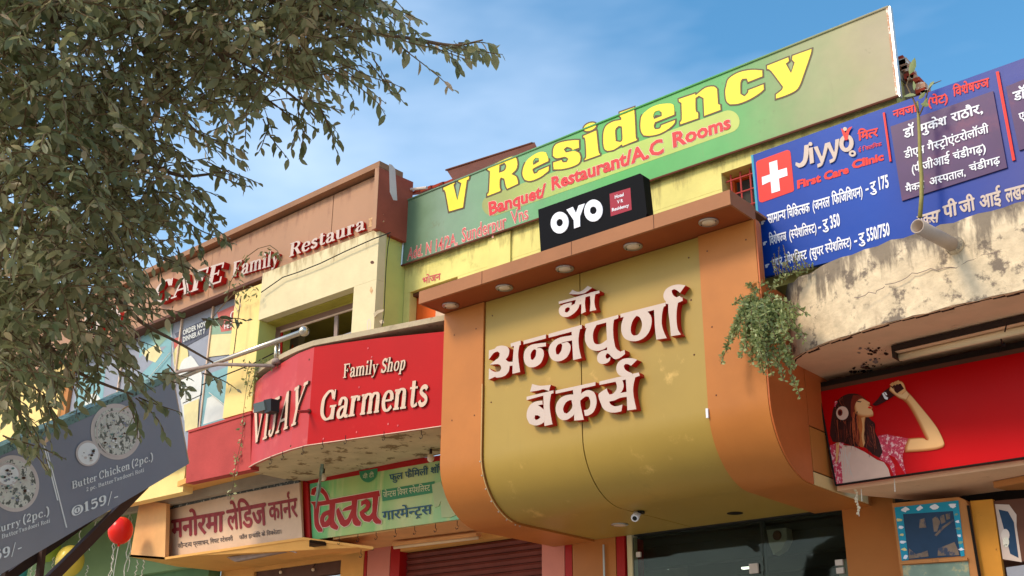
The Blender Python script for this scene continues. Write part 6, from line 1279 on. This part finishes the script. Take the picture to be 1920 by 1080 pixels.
# ================================================================== THE TREE (crown in the upper left, trunk stands outside the frame)
random.seed(42)
TR = thing('leafy_street_tree', 'large leafy tree hanging into the picture from the upper left', 'tree', (-9.5, 1.6, 0))
def at(px, py, dist): d = ray(px, py).normalized(); return CAM+d*dist
Rt = Vector((-9.6, 1.5, 0)); fork = Vector((-8.3, 2.3, 4.4))
MB().tube([Rt, Rt+Vector((.1, .1, 1.2)), Rt.lerp(fork, .6)+Vector((-.1, 0, .3)), fork], [.36, .27, .23, .2], 12).build('trunk', 'bark', TR, True)
limbs = [  # photo px guides, distance from camera, radius
 [(fork, .2), (at(-100, 70, 7.6), .19), (at(20, 5, 7.4), .17), (at(120, -30, 7.2), .13), (at(260, -120, 7), .06), (at(360, -200, 6.9), .012)],
 [(fork, .14), (at(-160, 300, 7.5), .1), (at(-90, 380, 7.2), .05), (at(30, 350, 7), .022), (at(140, 250, 6.7), .014), (at(230, 130, 6.2), .01)],
 [(at(60, -30, 7.2), .09), (at(95, -10, 6.8), .03), (at(94, 60, 6.6), .026), (at(98, 95, 6.6), .012)],
 [(at(60, -30, 7.2), .08), (at(125, -10, 6.9), .026), (at(118, 25, 6.8), .022), (at(102, 52, 6.7), .014)],
 [(at(60, -30, 7.2), .1), (at(180, -60, 7.0), .05), (at(285, 8, 6.8), .024), (at(330, 50, 6.7), .02), (at(400, 90, 6.6), .016), (at(450, 150, 6.6), .01), (at(520, 200, 6.5), .006)],
 [(at(180, -60, 7.0), .05), (at(330, -60, 6.9), .035), (at(480, -10, 6.7), .024), (at(600, 30, 6.6), .018), (at(700, 62, 6.5), .013), (at(770, 72, 6.4), .01), (at(850, 85, 6.4), .008), (at(905, 75, 6.3), .004)],
 [(at(-120, 300, 7.5), .09), (at(-60, 450, 7.2), .05), (at(60, 470, 6.9), .026), (at(180, 520, 6.7), .018), (at(260, 600, 6.6), .012), (at(330, 640, 6.5), .008), (at(400, 680, 6.5), .005)],
 [(at(-60, 450, 7.2), .05), (at(0, 560, 7.0), .03), (at(80, 640, 6.8), .018), (at(150, 700, 6.6), .01), (at(250, 740, 6.5), .006)],
 [(at(-90, 380, 7.2), .05), (at(120, 330, 6.9), .018), (at(250, 300, 6.6), .016), (at(340, 330, 6.6), .01), (at(430, 320, 6.5), .005)],
 [(at(180, -60, 7.0), .04), (at(250, 60, 6.9), .02), (at(290, 130, 6.8), .012), (at(360, 240, 6.7), .009), (at(430, 270, 6.6), .005)],
 [(at(-60, 450, 7.2), .05), (at(20, 680, 7.0), .02), (at(40, 790, 6.9), .01), (at(70, 830, 6.8), .005)],
 [(at(400, 90, 6.6), .016), (at(480, 130, 6.6), .01), (at(560, 190, 6.6), .007), (at(600, 230, 6.5), .004)]]
for L_ in limbs:
    P = [p for p, r in L_]; r = [q for p, q in L_]
    PP_ = []; rr_ = []
    for i in range(len(P)-1):
        p0, p1, p2, p3 = P[max(i-1, 0)], P[i], P[i+1], P[min(i+2, len(P)-1)]
        for k in range(4):
            t_ = k/4; PP_.append(.5*((2*p1)+(p2-p0)*t_+(2*p0-5*p1+4*p2-p3)*t_*t_+(3*p1-p0-3*p2+p3)*t_**3)); rr_.append(r[i]+(r[i+1]-r[i])*t_)
    PP_.append(P[-1]); rr_.append(r[-1])
    MB().tube(PP_, rr_, 7).build('branch', 'bark', TR, True)
# crown volume: patches of crown given by photo position, size and depth; twigs with hanging leaves fill them
def inside(p, poly):
    x, y = p; c = False; j = len(poly)-1
    for i in range(len(poly)):
        xi, yi = poly[i]; xj, yj = poly[j]
        if (yi > y) != (yj > y) and x < (xj-xi)*(y-yi)/(yj-yi)+xi: c = not c
        j = i
    return c
DENSE = [(-60, -60), (620, -60), (800, -60), (800, 10), (760, 70), (720, 120), (680, 165), (610, 185), (500, 175), (440, 150), (400, 185), (370, 260), (330, 330), (300, 400), (330, 470), (275, 540), (250, 600), (210, 650), (180, 690), (110, 730), (60, 760), (-60, 780)]
MID = [(600, -60), (760, -40), (770, 20), (760, 60), (700, 110), (640, 150), (600, 200), (560, 225), (510, 240), (470, 220), (440, 200), (400, 230), (400, 280), (370, 330), (395, 395), (380, 430), (340, 460), (310, 500), (290, 540), (300, 570), (280, 610), (240, 640), (180, 680), (120, 680), (120, 640), (300, 500), (290, 400), (380, 200), (520, 160), (640, 90)]
twigs = []
def add_twig(px, py, dist, L_, dirpx=None, nl=None, droop=.5):
    twigs.append((px, py, dist, L_, dirpx, nl, droop))
for _ in range(2500):
    px, py = random.uniform(-60, 700), random.uniform(-60, 780)
    if inside((px, py), DENSE):
        add_twig(px-50, py-35, random.uniform(5.5, 7.3) if px < 260 else random.uniform(5.9, 7.6), random.uniform(.3, .48))
for _ in range(900):
    px, py = random.uniform(100, 770), random.uniform(-60, 680)
    if inside((px, py), MID): add_twig(px-45, py-25, random.uniform(6.0, 7.0), random.uniform(.25, .4))
for _ in range(420):   # the crown goes on above and left of the frame
    add_twig(random.uniform(-260, 640), random.uniform(-260, -60), random.uniform(5.9, 7.6), random.uniform(.3, .48))
for _ in range(160): add_twig(random.uniform(-300, -60), random.uniform(-60, 700), random.uniform(6.2, 7.8), random.uniform(.3, .48))
# sprays that reach out over sky and facade (start px, direction px)
for (a, b, dx, dy, L_, n_) in [(700, 60, 60, 18, .5, 16), (770, 72, 60, 10, .42, 18), (830, 85, 60, -4, .3, 15), (860, 80, 40, -5, .2, 12), (700, 110, 30, 25, .3, 10), (640, 120, 60, 15, .35, 12), (660, 60, 60, -10, .4, 12), (690, 0, 70, 10, .4, 14), (600, 200, 20, 40, .25, 9), (560, 180, 50, 20, .3, 12), (500, 220, 20, 40, .25, 9), (520, 200, 60, 30, .3, 10), (380, 260, 40, 10, .3, 12), (390, 310, 50, 5, .3, 12), (400, 322, 30, -2, .2, 6), (340, 330, 40, 40, .35, 14), (360, 380, 40, 30, .3, 12), (350, 420, 30, 20, .3, 12), (330, 470, 30, 30, .25, 10), (300, 480, 50, 10, .3, 12), 
   (200, 600, 60, 60, .3, 12), (190, 660, 60, 20, .3, 12), (230, 690, 60, 25, .25, 10), (290, 700, 60, -5, .22, 8), (240, 740, 20, 40, .25, 9), (260, 745, 40, 25, .25, 9), (180, 660, 50, 60, .3, 11), (120, 680, 30, 50, .3, 10), (60, 720, 30, 40, .3, 10), (40, 780, 30, 20, .3, 12), (20, 760, 20, 50, .3, 14), (10, 820, 40, 5, .3, 12), (0, 700, 20, 60, .4, 14), (80, 740, 20, 30, .25, 9), (560, 210, 20, 40, .25, 8), (380, 600, 50, -10, .25, 8), (380, 700, 30, 6, .2, 6), (320, 690, 25, 20, .2, 6), (10, 20, 40, 50, .4, 10), (200, 40, 20, 60, .4, 10)]:
    for r_i in range(2): add_twig(a+random.uniform(-8, 8)*r_i, b+random.uniform(-8, 8)*r_i, random.uniform(6.1, 6.6), L_*random.uniform(.85, 1.1), (dx, dy+r_i*12), n_, .35)
items = []; tw = MB()
for (px, py, dist, L_, dp_, nl, droop) in twigs:
    p = at(px, py, dist)
    if dp_: d = (RR*dp_[0]-UU*dp_[1]).normalized()+FF*random.uniform(-.25, .25)
    else: d = Vector((random.gauss(.2, .9), random.gauss(0, .9), random.gauss(-.1, .6)))
    d.normalize(); pts = [p]; k_ = 5
    for k in range(k_):
        d = (d+Vector((random.gauss(0, .16), random.gauss(0, .16), -droop*.16))).normalized(); pts.append(pts[-1]+d*L_/k_)
    tw.tube(pts, [.005, .0045, .004, .0035, .003, .002], 3, cap=False)
    n_ = nl or random.randint(8, 14); bt = random.gauss(.12, .1)
    for k in range(n_):
        f_ = (k+.7)/n_*k_; i = min(int(f_), k_-1); q = pts[i].lerp(pts[i+1], f_-i); ax = (pts[i+1]-pts[i]).normalized()
        sd_ = ax.cross(Vector((0, 0, 1)))
        if sd_.length < .1: sd_ = Vector((1, 0, 0))
        sd_.normalize(); sd_ *= (1 if k % 2 else -1)
        ld = ax*random.uniform(.1, .8)+sd_*random.uniform(.2, 1.2)+Vector((random.gauss(0, .35), random.gauss(0, .35), -random.uniform(-.1, 1.1)))
        s_ = random.uniform(.046, .092)*(1 if k < n_-2 else .8)
        items.append((q, orient(ld, random.gauss(0, .9)), s_, bt+random.uniform(-.12, .2)+(.35 if random.random() < .05 else 0)))
tw.build('twigs', 'twig', TR, fix=False)['kind'] = 'stuff'
LSH = leaf2(1, .42, .35)
# the 300 leaves that show largest are parts of their own
def score(it):
    p = it[0]; d = Vector(p)-CAM; z = d.dot(FF); px = 960+FPX*d.dot(RR)/z; py = 540-FPX*d.dot(UU)/z
    if not (0 < px < 1920 and 0 < py < 1080): return 99
    fac = abs((Matrix(it[1]) @ Vector((0, 0, 1))).dot(d.normalized()))
    return d.length/(it[2]*10)-fac*1.5
order = sorted(range(len(items)), key=lambda i: score(items[i])); near = set(order[:290])
me0 = []
for var in range(6):
    sh = leaf2(1, .36+.03*var, .25+.05*var); me = bpy.data.meshes.new('leaf'); me.from_pydata(sh[0], [], sh[1]); me.materials.append(M['leaf']); me.polygons.foreach_set('use_smooth', [True]*len(me.polygons))
    at_ = me.attributes.new('tone', 'FLOAT', 'POINT'); at_.data.foreach_set('value', [-.05+var*.09]*len(me.vertices)); me0.append(me)
for i in near:
    p, Mx, s_, tn = items[i]; o = bpy.data.objects.new('leaf', me0[max(0, min(5, int((tn+.05)/.09)))]); COL.objects.link(o); o.parent = TR
    o.matrix_local = Matrix.Translation(Vector(p)-BASE[TR.name]) @ Mx.to_4x4() @ Matrix.Scale(s_, 4)
lo = leaves_obj('foliage', [it for i, it in enumerate(items) if i not in near], LSH, 'leaf', TR); lo['kind'] = 'stuff'
print('leaves', len(items))
